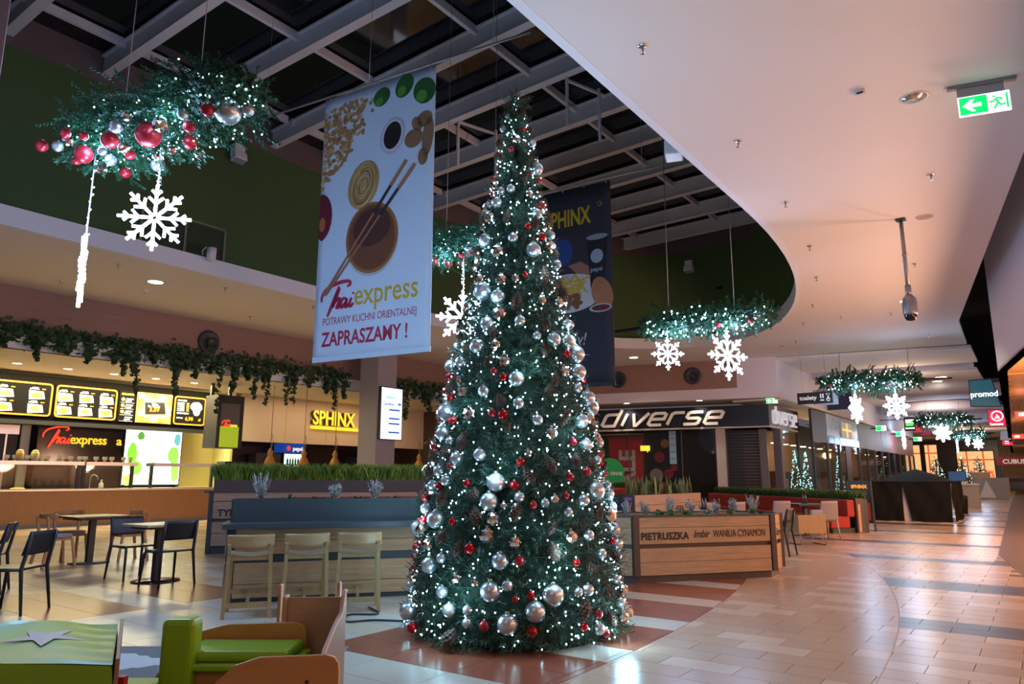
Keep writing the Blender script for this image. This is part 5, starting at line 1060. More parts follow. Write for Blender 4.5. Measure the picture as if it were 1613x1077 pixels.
for a, b in (((-.2, .5), (-.35, .42)), ((-.45, .36), (-.58, .30))):
    q = MB(); pts = smooth_curve([(.152, a[0], a[1]), (.152, a[0] - .02, a[1] - .07), (.152, (a[0] + b[0]) / 2, a[1] - .03), (.152, b[0], b[1])]); q.tube(pts, .007, 6); q.build('cutout_squiggle', mat('squiggle_pale', (.5, .42, .36), .5), sdp)
q = MB(); q.tube([(.168, -x, z + .006) for x, z in sp_[1:-1]], .013, 6); q.build('edge_band', mat('pale_ply_edge', (.48, .33, .25), .5), sdp)
# lime chair back
kc = thing('kids_chair', 'lime green vinyl kids chair with a high padded back', 'kids chair', K(-1.70, 3.95, 0), KR)
MB().box(-.085, .085, -.10, .03, .0, .64).build('backrest', M_LIME, kc, bevel=.03, seg=3); MB().box(-.40, -.07, -.14, .06, .12, .33).build('seat', M_LIME2, kc, bevel=.03, seg=3); MB().box(-.38, -.1, -.12, .05, 0, .12).build('base', M_EDGE, kc)
# star ottoman
so = thing('star_ottoman', 'lime vinyl play block with a pale star on top and a wooden end board', 'play furniture', K(-2.4, 4.0, 0), KR)
OQ = {'BL': (-.46, .36, .555), 'BR': (.09, .44, .50), 'FR': (.555, -.47, .50), 'FL': (-.30, -.40, .50)}
OQ = {k: Vector(v) for k, v in OQ.items()}; OQ['BL'] = Vector((-.42, .30, .56)); OQ['FL'] = Vector((-.34, -.45, .50)) + Vector((-.35, .1, 0))
def otop(u, v, dz=0.0):
    p = OQ['FL'].lerp(OQ['FR'], u).lerp(OQ['BL'].lerp(OQ['BR'], u), v)
    return (p.x, p.y, p.z + dz + .006 * math.sin(9 * u + 4 * v) + .016 * max(0, u - .55) * math.sin(34 * v + 6 * u))
cloth(30, 20, lambda u, v: otop(u, v), 'top_cover', so, M_LIME2)
q = MB(); ring_ = [OQ['FL'], OQ['FR'], OQ['BR'], OQ['BL']]; V_ = []
for zf in (0.0, .10, .85, .97, 1.0):
    ins_ = 1.0 if .05 < zf < .9 else (.985 if zf > .9 else .97)
    c_ = sum(ring_, Vector()) / 4
    for p in ring_: V_.append((c_.x + (p.x - c_.x) * ins_ * (1.015 if 0 < zf < 1 else 1), c_.y + (p.y - c_.y) * ins_ * (1.015 if 0 < zf < 1 else 1), .10 + (p.z - .105) * zf))
q.add(V_, [(r_ * 4 + i, r_ * 4 + (i + 1) % 4, r_ * 4 + 4 + (i + 1) % 4, r_ * 4 + 4 + i) for r_ in range(4) for i in range(4)] + [(3, 2, 1, 0), (16, 17, 18, 19)], False); q.build('body', M_LIME, so)
q = MB(); c_ = sum(ring_, Vector()) / 4; q.slab([(c_.x + (p.x - c_.x) * .93, c_.y + (p.y - c_.y) * .93) for p in ring_], 0, .10); q.build('base', M_EDGE, so)
q = MB(); d_ = (OQ['BR'] - OQ['FR']).normalized(); n_ = Vector((d_.y, -d_.x, 0)); a_ = OQ['FR'] - d_ * .02 + n_ * .02; b_ = OQ['BR'] + d_ * .04 + n_ * .02; q.bar((a_.x, a_.y, .265), (b_.x, b_.y, .265), .018, .53); q.build('end_board', M_EDGE, so, bevel=.004)
q = MB(); cs_t = Vector(otop(.56, .55)); st_ = []
for k in range(10):
    rr_ = .23 if k % 2 == 0 else .085; a = R(90 + 36 * k - 22); u_ = .56 + rr_ * math.cos(a) / .85; v_ = .55 + rr_ * math.sin(a) / .95; st_.append(otop(u_, v_, .006))
cc = len(st_); st_.append(otop(.56, .55, .008)); q.add(st_, [(i, (i + 1) % 10, 10) for i in range(10)]); q.build('star_patch', mat('pale_star', (.52, .48, .45), .5), so)
e_ = OQ['FR'].lerp(OQ['BR'], .12) + n_ * .045; q = MB(); q.box(e_.x - .02, e_.x + .02, e_.y - .02, e_.y + .02, .37, .42); q.build('red_tab', mat('red_tab', (.5, .02, .03), .4), so)
# cable on the floor by the tree
cb = tag(MB().tube(smooth_curve([(-5.05, 5.2, .012), (-5.35, 5.05, .012), (-5.5, 4.85, .012), (-5.75, 5.1, .012), (-5.55, 5.3, .012), (-5.9, 5.5, .012)]), .010, 6).build('power_cable', M_BLACKPL), 'black power cable lying on the tiles left of the tree', 'cable')
# ================================================================== TREE, GARLANDS, BANNERS
M_FIR = mat('fir_needles', (.010, .042, .018), .5, var=.55, scale=9); M_FIRG = mat('garland_needles', (.014, .075, .028), .5, var=.6, scale=7); M_CORE = mat('fir_core', (.008, .022, .012), .9)
M_BULB = glow('led_bulb', (.44, .84, 1.0), 34.0)
M_SILVER = mat('silver_matte_ball', (.62, .64, .66), .32, .85); M_REDB = mat('red_satin_ball', (.42, .012, .02), .3, .35, spec=.6); M_MIRROR = mat('mirror_facets', (.85, .82, .78), .06, 1.0); M_REDM = mat('red_glitter', (.50, .012, .015), .18, .6)
M_CONE = mat('pine_cone_scale', (.10, .055, .032), .7, var=.4, scale=30); M_CAP = mat('bauble_cap', (.5, .45, .35), .3, .9)
def needles(P, D, n, L, nl, w, seed, droop=.0):
    """sprigs at P pointing along D: n flat needles each"""
    r = np.random.default_rng(seed); N = len(P); P = np.asarray(P); D = np.asarray(D); D = D / np.linalg.norm(D, axis=1)[:, None]
    A = np.cross(D, r.normal(size=(N, 3))); A /= np.linalg.norm(A, axis=1)[:, None]; B = np.cross(D, A)
    t = (np.arange(n) + .5) / n; ang = np.arange(n) * 2.399; Lr = L * r.uniform(.7, 1.25, N)
    base = P[:, None, :] + D[:, None, :] * (t[None, :, None] * Lr[:, None, None])
    rad = A[:, None, :] * np.cos(ang)[None, :, None] + B[:, None, :] * np.sin(ang)[None, :, None]
    dirn = D[:, None, :] * .75 + rad; dirn /= np.linalg.norm(dirn, axis=2)[..., None]; side = np.cross(dirn, D[:, None, :]); side /= (np.linalg.norm(side, axis=2)[..., None] + 1e-9)
    ln = nl * r.uniform(.7, 1.2, (N, n, 1)); tip = base + dirn * ln; tip[..., 2] -= droop * ln[..., 0]
    V = np.stack([base - side * w, base + side * w, tip], 2).reshape(-1, 3); F = np.arange(len(V)).reshape(-1, 3); return V, F
def bulbs_mesh(P, r):
    ico = np.array([(0, 0, 1), (.894, 0, .447), (.276, .851, .447), (-.724, .526, .447), (-.724, -.526, .447), (.276, -.851, .447), (0, 0, -1)]); fc = [(0, 1, 2), (0, 2, 3), (0, 3, 4), (0, 4, 5), (0, 5, 1), (6, 2, 1), (6, 3, 2), (6, 4, 3), (6, 5, 4), (6, 1, 5)]
    P = np.asarray(P); V = (P[:, None, :] + ico[None] * r).reshape(-1, 3); F = (np.arange(len(P))[:, None, None] * 7 + np.array(fc)[None]).reshape(-1, 3); return V, F
def ball_proto(kind, r):
    q = MB()
    if kind == 'mirror':
        import bmesh; bm = bmesh.new(); bmesh.ops.create_icosphere(bm, subdivisions=2, radius=r); me = bpy.data.meshes.new('ball'); bm.to_mesh(me); bm.free(); me.materials.append(M_MIRROR); return me
    if kind == 'cone':
        for j in range(7):
            z = r * (1.25 - j * .36); rr = r * (.35, .6, .8, .88, .8, .62, .4)[j]; n = (5, 7, 9, 9, 9, 8, 6)[j]
            for k in range(n):
                a = 2 * math.pi * (k + .5 * (j % 2)) / n; d = .5 * math.pi / n + .12; q.add([(math.cos(a) * rr * .25, math.sin(a) * rr * .25, z + r * .32), (math.cos(a - d) * rr * .95, math.sin(a - d) * rr * .95, z), (math.cos(a) * rr * 1.12, math.sin(a) * rr * 1.12, z - r * .14), (math.cos(a + d) * rr * .95, math.sin(a + d) * rr * .95, z)], [(0, 1, 2, 3)])
        q.lathe([(.01, -r * 1.2), (r * .55, -r * .5), (r * .6, .3 * r), (.02, r * 1.4)], 8); return q.mesh('cone', M_CONE)
    q.sphere((0, 0, 0), r, 20, 12); return q.mesh('ball', {'silver': M_SILVER, 'red': M_REDB, 'redglit': M_REDM}[kind])
CAPM = MB().lathe([(.22, .95), (.22, 1.15), (.1, 1.2)], 10).mesh('cap', M_CAP)
BALLS = {k: ball_proto(k, 1.0) for k in ('silver', 'red', 'redglit', 'mirror', 'cone')}
NAMES = {'silver': ('silver_bauble', 'matte silver bauble'), 'red': ('red_bauble', 'satin red bauble'), 'redglit': ('red_ornament', 'small glittering red ornament'), 'mirror': ('mirror_bauble', 'faceted mirror bauble'), 'cone': ('pine_cone', 'brown pine cone')}
def ornament(kind, p, r, where, grp):
    n, l = NAMES[kind]; l = ('large ' if r > .06 else 'small ' if r < .04 and not l.startswith('small') else '') + l; o = obj(n, BALLS[kind], None, p); o.scale = (r, r, r); tag(o, '%s hanging %s' % (l, where), 'ornament' if kind != 'cone' else 'pine cone', '%s %s' % (n.replace('_', ' ') + 's', grp))
    if kind != 'cone': c = obj('cap', CAPM, o)
    else: o.rotation_euler = (random.uniform(-.5, .5), random.uniform(-.5, .5), random.uniform(0, 6))
    return o
# ---------------- the tall tree
TX, TY = -3.99, 5.51; TH = 5.22
prof = [(.0, .93), (.08, .98), (.45, .93), (1.07, .87), (1.66, .755), (2.25, .64), (2.88, .495), (3.52, .365), (4.18, .237), (4.87, .13), (5.05, .05), (5.22, .012)]
def tr(z):
    for (a, ra), (b, rb) in zip(prof, prof[1:]):
        if a <= z <= b: return ra + (rb - ra) * (z - a) / (b - a)
    return .01
tree = thing('christmas_tree', 'tall bushy Christmas tree covered in white lights in the middle of the hall', 'christmas tree', (TX, TY, 0))
q = MB(); q.lathe([(max(r - .14, .004), z) for z, r in prof], 36); q.build('inner_cone', M_CORE, tree); q = MB(); q.lathe([(.35, 0), (.35, .06), (.09, .08), (.09, .35)], 24); q.build('stand', M_DARKSTEEL, tree)
N = 9000; zz = []
rr = np.random.default_rng(5)
while len(zz) < N:
    z = rr.uniform(.0, TH - .04, 4000); keep = rr.random(4000) < (np.array([tr(v) for v in z]) + .05) / 1.0; zz += list(z[keep])
zz = np.array(zz[:N]); aa = rr.uniform(0, 2 * math.pi, N); rad = np.array([tr(v) for v in zz]); rin = np.maximum(rad - rr.uniform(.10, .20, N), .003) * 1.0
lump = 1 + .05 * np.sin(aa * 7 + zz * 5) + .04 * np.sin(aa * 3 - zz * 9)
P = np.c_[np.cos(aa) * rin * lump, np.sin(aa) * rin * lump, zz]; D = np.c_[np.cos(aa), np.sin(aa), rr.uniform(-.5, .55, N)] + rr.normal(0, .25, (N, 3))
P[:, 2] = np.maximum(P[:, 2], .03); D[zz < .12, 2] = np.abs(D[zz < .12, 2]) * .3
V, F = needles(P, D, 13, .15, .055, .0042, 6); V[:, 2] = np.maximum(V[:, 2], .005); stuff(obj('needles', tri_mesh('tree_needles', V, F, M_FIR), tree))
P = np.c_[np.zeros(40), np.zeros(40), np.linspace(4.85, 5.2, 40)]; D = np.c_[rr.normal(0, .6, 40), rr.normal(0, .6, 40), np.ones(40)]; V, F = needles(P, D, 12, .1, .05, .004, 9); stuff(obj('tip_needles', tri_mesh('tip_needles', V, F, M_FIR), tree))
ls = thing('light_string', 'string of bright cool white lights wound around the tall tree', 'string lights', (TX, TY, 0))
zb = []; 
while len(zb) < 1600:
    z = rr.uniform(.05, TH - .03); 
    if rr.random() < (tr(z) + .06): zb.append(z)
zb = np.array(zb); ab_ = rr.uniform(0, 6.283, len(zb)); rb_ = np.array([tr(v) for v in zb]) + rr.uniform(-.05, .035, len(zb)); BP = np.c_[np.cos(ab_) * rb_, np.sin(ab_) * rb_, zb]
V, F = bulbs_mesh(BP, .0078); stuff(obj('bulbs', tri_mesh('bulbs', V, F, M_BULB), ls))
q = MB(); wire = [(math.cos(k * .35) * (tr(.1 + k * .012) - .04), math.sin(k * .35) * (tr(.1 + k * .012) - .04), .1 + k * .012) for k in range(415)]; q.tube(wire, .003, 4); q.build('wire', mat('green_wire', (.01, .04, .02), .6), ls)
# lamps standing for the glow of the light string (they sit among the bulbs)
for k in range(40):
    z = .2 + k * .117; a = k * 2.4; r_ = tr(z) + .13; light('tree_light_string', 'POINT', (TX + math.cos(a) * r_, TY + math.sin(a) * r_, z), 10 * tr(z) ** 1.5 + .2, (.36, .72, 1.0), shadow_soft_size=.08)
ro = random.Random(21)
spots = []
def put(kind, n, r0, r1):
    c = 0; tries = 0
    while c < n and tries < 4000:
        tries += 1; z = ro.uniform(.1, 5.0)
        if ro.random() > tr(z) + .10: continue
        a = ro.uniform(0, 6.283); 
        ux, uy = math.cos(a), math.sin(a); 
        if ux * (-TX) + uy * (-TY) < -.35 * math.hypot(TX, TY): continue
        r = ro.uniform(r0, r1) * (.75 if z > 4.2 else 1)
        p = (ux * (tr(z) + .01), uy * (tr(z) + .01), z)
        if any((p[0] - s[0]) ** 2 + (p[1] - s[1]) ** 2 + (p[2] - s[2]) ** 2 < ((r + s[3]) * 1.05) ** 2 for s in spots): continue
        spots.append((*p, r)); c += 1; sd = ux * RT.x + uy * RT.y; where = '%s on the tall lit tree, %s' % (('near the bottom', 'low', 'below mid-height', 'at mid-height', 'high', 'near the tip')[0 if z < .6 else 1 if z < 1.3 else 2 if z < 2.1 else 3 if z < 3.0 else 4 if z < 4.0 else 5], 'far left side' if sd < -.7 else 'left of centre' if sd < -.2 else 'centre' if sd < .2 else 'right of centre' if sd < .7 else 'far right side'); ornament(kind, (TX + p[0], TY + p[1], p[2]), r, where, 'on the tall tree')
put('silver', 34, .062, .086); put('mirror', 40, .048, .07); put('cone', 74, .048, .07); put('silver', 58, .036, .056); put('red', 30, .028, .046); put('redglit', 40, .026, .046); put('mirror', 16, .03, .042)
# ---------------- snowflakes
M_FLAKE = glow('snowflake_led', (.62, .80, 1.0), 14.0)
def flake_mesh(Rr, r):
    q = MB(); q.tube([(Rr * .10 * math.cos(k * math.pi / 6), 0, Rr * .10 * math.sin(k * math.pi / 6)) for k in range(12)], r, 6, True)
    for i in range(8):
        a = math.pi / 2 + i * math.pi / 4
        def P(u, v): return (Rr * (u * math.cos(a) - v * math.sin(a)), 0, Rr * (u * math.sin(a) + v * math.cos(a)))
        q.tube([P(.10, 0), P(1.0, 0)], r, 6)
        for sg in (-1, 1): q.tube([P(.42, 0), P(.52, sg * .09), P(.62, sg * .20)], r * .9, 6); q.tube([P(.70, 0), P(.84, sg * .13)], r * .9, 6)
    return q.mesh('flake', M_FLAKE)
FL = {}
def snowflake(top, Rr, rz, label, drop, r=None, icic=True, lamp=6.0, wire=0):
    """hangs below point top by drop; centre is at drop + R below"""
    t = thing('snowflake', label, 'snowflake', top, rz, 'lit snowflakes'); key = round(Rr, 2)
    if key not in FL: FL[key] = flake_mesh(Rr, r or Rr * .052)
    obj('rope_light', FL[key], t, (0, 0, -drop - Rr))
    q = MB(); q.tube([(0, 0, .16), (.01, 0, -drop * .5), (0, 0, -drop)], .008, 5); q.build('cord', M_WHITEPL, t)
    rs_ = random.Random(len(FL) + int(Rr * 100)); BPs = [(rs_.uniform(-.02, .02), rs_.uniform(-.02, .02), -drop * k / 9) for k in range(10)]; V, F = bulbs_mesh(BPs, .012); stuff(obj('cord_bulbs', tri_mesh('cord_bulbs', V, F, M_BULB), t))
    for k in range(6): q = MB(); z = -drop * (k + .5) / 6; s = 1 if k % 2 else -1; q.tube([(0, 0, z), (s * .03, 0, z + .015)], .004, 4); q.build('cord_twig', M_WHITEPL, t)
    if wire: q = MB(); q.tube([(0, 0, 0), (0, 0, wire - top[2])], .008, 4); q.build('hanging_wire', M_GREYMET, t)
    light('snowflake_lamp', 'POINT', Vector(top) + Vector((0, -.12, -drop - Rr)), lamp * 7.0, (.34, .56, 1.0), shadow_soft_size=.25)
    return t
# ---------------- fir garlands
def garland(p0, p1, label, wid, n, nb, balls, seed, rope=0, sprig=.2, wires=(), zc=.0, ropel=.05):
    p0 = Vector(p0); p1 = Vector(p1); L = (p1 - p0).length; a = math.atan2(p1.y - p0.y, p1.x - p0.x); t = thing('fir_garland', label, 'garland', p0, a, 'lit fir garlands')
    r = np.random.default_rng(seed); u = r.uniform(0, 1, n); taper = np.minimum(1, np.minimum(u, 1 - u) * 6 + .35)
    y = r.normal(0, .42, n) * wid * taper; z = r.normal(0, .22, n) * wid * taper + zc; P = np.c_[u * L, y, z]
    D = np.c_[r.normal(0, .6, n), y / wid * 1.6 + r.normal(0, .5, n), z / wid * 1.2 + r.normal(-.1, .5, n)]
    V, F = needles(P, D, 22, sprig, sprig * .26, sprig * .075, seed); stuff(obj('needles', tri_mesh('garland_needles', V, F, M_FIRG), t))
    q = MB(); q.tube([(-ropel, 0, 0), (L * .33, 0, .02), (L * .66, 0, -.02), (L + rope, 0, .0)], [.035, .05, .05, .03], 8); q.build('core_rope', mat('dark_rope', (.03, .012, .02), .9), t)
    ub = r.uniform(0, 1, nb); tb = np.minimum(1, np.minimum(ub, 1 - ub) * 6 + .3); Bp = np.c_[ub * L, np.clip(r.normal(0, .48, nb), -.95, .95) * wid * tb, np.clip(r.normal(-.12, .28, nb), -.6, .5) * wid * tb]; V, F = bulbs_mesh(Bp, .0095 if L < 3.2 and p0.y < 10 else .02); stuff(obj('bulbs', tri_mesh('bulbs', V, F, M_BULB), t))
    M = Matrix.Translation(p0) @ Matrix.Rotation(a, 4, 'Z')
    for kind, bx_, by, bz, rr_ in balls:
        if label == GL1: bz = bz * .6 - .20; bx_ *= .97
        ornament(kind, M @ Vector((bx_, by, bz)), rr_, '%s, %s' % (GW[label], ('left end', 'left of its middle', 'middle', 'right of its middle', 'right end')[min(4, int(5 * bx_ / L))]), GG[label])
    for wx in wires: q = MB(); q.tube([(wx * L, 0, 0), (wx * L + .03, 0, (9.9 if p0.y < 20 else 5.75) - p0.z)], .006 if p0.y < 10 else .009, 4); q.build('hanging_wire', M_GREYMET, t)
    light('garland_light_string', 'POINT', M @ Vector((L * .3, -.3, -.25)), 30, (.30, .60, 1.0), shadow_soft_size=.15); light('garland_light_string', 'POINT', M @ Vector((L * .7, -.3, -.25)), 30, (.30, .60, 1.0), shadow_soft_size=.15)
    return t
GL1 = 'large fir garland with lights and baubles hanging at the upper left'; GL2 = 'fir garland with lights half hidden behind the tall tree'; GL3 = 'fir garland hanging under the rounded ceiling edge on the right'; GL4 = 'fir garland with a bare dark end, nearest in the corridor'; GL5 = 'second fir garland along the corridor'; GL6 = 'farthest fir garland at the end of the corridor'
GW = {GL1: 'from the upper left garland', GL2: 'from the garland behind the tall tree', GL3: 'from the ceiling edge garland', GL4: 'from the first corridor garland', GL5: 'from the second corridor garland', GL6: 'from the farthest corridor garland'}
GG = {k: 'on ' + v[5:] for k, v in GW.items()}
rg = random.Random(8)
def rand_balls(L, wid, n, s=1.0):
    out = []
    for k in range(n): out.append((rg.choice(['silver', 'red', 'mirror', 'red', 'silver', 'mirror']), rg.uniform(.06, .94) * L, rg.uniform(-.42, .42) * wid, rg.uniform(-.33, -.15) * wid, rg.uniform(.035, .065) * s))
    return out
big1 = [('silver', 2.62, -.05, -.05, .125), ('silver', 2.78, .05, -.02, .06), ('red', 1.62, -.22, -.14, .125), ('red', 1.22, -.38, -.18, .085), ('red', .62, -.32, -.16, .095), ('red', 1.78, .12, -.1, .075), ('red', 2.1, -.1, -.12, .06), ('red', 2.55, -.22, -.12, .065), ('silver', .98, .28, -.1, .075), ('red', .5, .2, -.12, .06), ('mirror', 1.25, .12, -.16, .065), ('mirror', .42, -.02, -.16, .07), ('silver', .78, -.12, -.2, .06), ('silver', 1.5, -.48, -.14, .062), ('silver', 2.3, -.3, -.15, .05), ('red', .3, -.58, -.05, .06), ('red', 1.1, -.1, -.2, .055), ('mirror', 1.2, -.22, -.2, .06), ('mirror', 1.95, -.3, -.16, .08), ('silver', .5, -.52, -.1, .055), ('mirror', .75, -.55, -.12, .055), ('red', 1.0, -.52, -.12, .045), ('red', .45, -.3, -.18, .055), ('silver', .95, -.3, -.22, .045), ('mirror', 1.6, .35, -.08, .055), ('mirror', 1.75, -.52, -.1, .05), ('red', .85, -.62, -.08, .05), ('mirror', 1.55, .08, -.18, .05)]
garland((-8.35, 3.25, 4.95), (-5.6, 3.5, 4.95), GL1, .50, 1700, 330, big1, 31, sprig=.16, wires=(.25, .72))
garland((-7.75, 8.25, 4.9), (-5.75, 8.2, 4.9), GL2, .45, 900, 150, rand_balls(2.0, .5, 18, 1.3), 32, sprig=.16, wires=(.2, .7))
garland((-6.6, 13.85, 4.5), (-3.95, 13.95, 4.62), GL3, .5, 900, 190, rand_balls(2.65, .55, 20, 1.3), 33, ropel=.9, sprig=.2, wires=(.2, .72))
garland((-6.15, 27.1, 4.7), (-3.2, 28.2, 4.7), GL4, .6, 700, 170, rand_balls(3.1, .6, 18, 1.7), 34, rope=1.0, sprig=.28, wires=(.2, .9))
garland((-5.5, 45, 4.4), (-2.95, 45.2, 4.45), GL5, .6, 450, 130, rand_balls(2.5, .6, 8, 1.7), 35, rope=.5, sprig=.32, wires=(.2, .8))
garland((-5.4, 60, 4.4), (-3.1, 60.2, 4.45), GL6, .55, 300, 100, [], 36, rope=.5, sprig=.35, wires=(.2, .8))
FR = R(36)
snowflake((-7.07, 3.46, 4.72), .35, FR + R(12), 'large lit snowflake facing the camera under the upper left garland', .41, .0165, lamp=28)
snowflake((-7.97, 3.2, 4.70), .40, R(160 - 6), 'lit snowflake seen edge-on at the far left', .80, .018, lamp=28)
snowflake((-6.95, 8.2, 4.62), .42, R(36 + 20), 'lit snowflake half hidden by the left side of the tall tree', .45, .02, lamp=20)
snowflake((-6.12, 13.85, 4.45), .34, FR, 'smaller lit snowflake left of two under the right garland', .22, .016, lamp=12)
snowflake((-4.86, 13.88, 4.5), .49, FR + R(25), 'lit snowflake right of two under the right garland', .28, .021, lamp=12)
snowflake((-5.15, 27.45, 4.6), .52, FR + R(40), 'lit snowflake turned sideways, left of two in the corridor', .35, .035)
snowflake((-3.95, 27.9, 4.6), .46, FR, 'lit snowflake facing front, right of two in the corridor', .35, .032)
snowflake((-7.4, 54, 4.55), .62, R(36 + 55), 'lit snowflake near the left shops further along the corridor', .1, .06, lamp=.6, wire=5.72)
snowflake((-4.3, 45.1, 4.35), .5, FR, 'lit snowflake under the second corridor garland', .12, .05, lamp=4)
snowflake((-4.9, 60, 4.3), .5, R(36 + 60), 'farthest lit snowflakes, left one', .2, .055, lamp=4); snowflake((-4.25, 60, 4.4), .4, R(36 + 80), 'farthest lit snowflakes, middle one', .1, .055, lamp=4); snowflake((-3.65, 60, 4.3), .42, FR, 'farthest lit snowflakes, right one', .2, .055, lamp=4)
# small lit trees along the corridor
def mini_tree(x, y, h, label, nb=140):
    t = thing('small_lit_tree', label, 'christmas tree', (x, y, 0), 0, 'small lit trees along the corridor'); n = int(500); r = np.random.default_rng(int(y * 10)); z = (1 - np.sqrt(r.random(n))) * h * .95 + .1; a = r.uniform(0, 6.28, n); rd = (h - z) / h * h * .26
    P = np.c_[np.cos(a) * rd * .6, np.sin(a) * rd * .6, z]; D = np.c_[np.cos(a), np.sin(a), r.uniform(-.4, .4, n)]; V, F = needles(P, D, 10, h * .11, h * .04, .012, 3); stuff(obj('needles', tri_mesh('needles', V, F, M_FIR), t))
    q = MB(); q.lathe([(.25, 0), (.25, .12), (.05, .14), (.05, h * .9)], 10); q.build('stand', M_DARKSTEEL, t)
    z = (1 - np.sqrt(r.random(nb))) * h * .95 + .1; a = r.uniform(0, 6.28, nb); rd = (h - z) / h * h * .3; V, F = bulbs_mesh(np.c_[np.cos(a) * rd, np.sin(a) * rd, z], .03); stuff(obj('bulbs', tri_mesh('bulbs', V, F, glow('led_bulb_far', (.6, .95, .9), 5)), t))
mini_tree(-7.6, 72, 3.3, 'small lit tree left of the wide sale window'); mini_tree(-5.4, 68, 3.1, 'small lit tree in front of the wide sale window'); mini_tree(-5.1, 82, 3.4, 'small lit tree right of the wide sale window')
for x, y, l in ((-8.75, 32.6, 'slim lit light tree inside the corner shop window'), (-8.9, 35.0, 'slim lit light tree in the next shop window'), (-8.9, 41.5, 'slim lit light tree in the jewellery shop window')):
    t = thing('light_tree', l, 'light tree', (x, y, 0), 0); r = np.random.default_rng(int(y)); z = r.uniform(.4, 2.5, 110); a = r.uniform(0, 6.28, 110); rd = .28 * (2.7 - z) / 2.3; V, F = bulbs_mesh(np.c_[np.cos(a) * rd, np.sin(a) * rd, z], .022); stuff(obj('bulbs', tri_mesh('bulbs', V, F, glow('led_bulb_teal', (.35, 1.0, .9), 4)), t)); q = MB(); q.tube([(0, 0, 0), (0, 0, 2.6)], .015, 6); q.build('stem', M_DARKSTEEL, t)
# ---------------- banners (flat printed cloths; x right, z up, printed on the -y side)
def disc(m, cx, cz, rx, rz, t0, t1, n=28, rot=0.0):
    pts = []
    for k in range(n): a = 2 * math.pi * k / n; x = rx * math.cos(a); z = rz * math.sin(a); pts.append((cx + x * math.cos(rot) - z * math.sin(rot), cz + x * math.sin(rot) + z * math.cos(rot)))
    m.prism(pts, t0, t1)
def fm(name, c, **k): return mat('print_' + name, c, .75, **k)
BW, BH = 2.2, 4.38
bn = thing('thai_banner', 'long white hanging banner with bowl, chopsticks and red script lettering', 'banner', (-8.98, 7.02, 3.12), R(8))
def wavy(u, v): return (u * BW, .012 * math.sin(u * 7 + v * 3), v * BH)
b_ = cloth(18, 24, lambda u, v: (u * BW, .0, v * BH), 'cloth', bn, fm('white_cloth_blue_lit', (.58, .68, .82))); sm = b_.modifiers.new('t', 'SOLIDIFY'); sm.thickness = .006; sm.offset = 1  # white cloth; the blue glow of the LEDs is put into its colour
MB().box(0, BW, -.012, .018, -.03, .05).build('bottom_hem', fm('white_cloth_blue_lit', (.58, .68, .82)), bn); q = MB(); q.tube([(-2.6, 0, BH + .05), (BW + 1.6, 0, BH + .05)], .018, 8); q.build('top_pipe', M_GREYMET, bn)
for k in range(5): q = MB(); q.tube([(.1 + k * .5, 0, BH - .03), (.1 + k * .5, 0, BH + .07)], .012, 6); q.build('eyelet_ring', M_GREYMET, bn)
for x in (-1.4, .9, 3.2): q = MB(); q.tube([(x, 0, BH + .05), (x, .02, 6.8)], .005, 4); q.build('hanging_wire', M_GREYMET, bn)
rc = random.Random(2); q = MB(); q2 = MB(); cnt = 0
while cnt < 330:
    x = rc.uniform(.02, 1.05); z = rc.uniform(2.78, 4.2)
    lim = .55 - .35 * max(0, (3.2 - z)) if z < 3.6 else .78
    if x > lim + .1 * rc.random() and not (z > 3.75 and x < 1.08 and rc.random() < .12): continue
    if z < 2.78 + x * .9: continue
    disc(q if cnt % 3 else q2, x, z, .034, .034, -.012 - .0001 * (cnt % 9), -.004, 8); cnt += 1
stuff(q.build('chickpea_print', fm('chickpea', (.38, .20, .07)), bn)); stuff(q2.build('chickpea_print', fm('chickpea_light', (.52, .32, .13)), bn))
for k, (x, z, rx, rz, ro_) in enumerate(((1.18, 4.13, .17, .15, .6), (1.62, 4.22, .16, .20, -.6), (2.0, 4.02, .2, .22, .5))):
    q = MB(); disc(q, x, min(z, 4.2), rx, rz, -.012, -.004, rot=ro_); q.build('lime_print', fm('lime', (.02, .10, .02)), bn); q = MB(); disc(q, x - .05, min(z, 4.2) - .08, rx * .5, rz * .45, -.014, -.012, rot=ro_); q.build('lime_shine_print', fm('lime_light', (.08, .28, .03)), bn)
for r1, r2, c, o in ((.235, .30, (.50, .46, .54), 0), (.20, .265, (.62, .60, .66), .002), (.165, .225, (.012, .006, .008), .004)): q = MB(); disc(q, 1.42, 3.42, r1, r2, -.012 - o, -.004 - o, rot=-.2); q.build('sauce_bowl_print', fm('sauce_%d' % int(r1 * 1000), c), bn)
q = MB()
for cx, cz, rx, rz, ro_ in ((1.82, 3.28, .17, .15, .2), (2.02, 3.55, .14, .13, 0), (2.08, 3.25, .1, .32, -.1), (2.0, 2.95, .09, .14, 0), (1.88, 3.5, .09, .13, .5)): disc(q, cx, cz, rx, rz, -.012, -.004, rot=ro_)
q.build('ginger_print', fm('ginger', (.26, .13, .06), var=.3, scale=9), bn)
q = MB(); disc(q, .88, 2.72, .30, .40, -.012, -.004, rot=-.25); q.build('noodle_print', fm('noodle', (.42, .25, .09)), bn)
for k in range(11): q = MB(); q.tube([(.88 + (.27 - k * .02) * math.cos(a * .45 - .25) * (.9 + .1 * math.sin(k)), -.014, 2.72 + (.37 - k * .026) * math.sin(a * .45) + .03 * math.sin(k * 2)) for a in range(14)], .008, 4, True); q.build('noodle_strand_print', fm('noodle_dark', (.24, .12, .04)) if k % 2 else fm('noodle_pale', (.6, .42, .2)), bn)
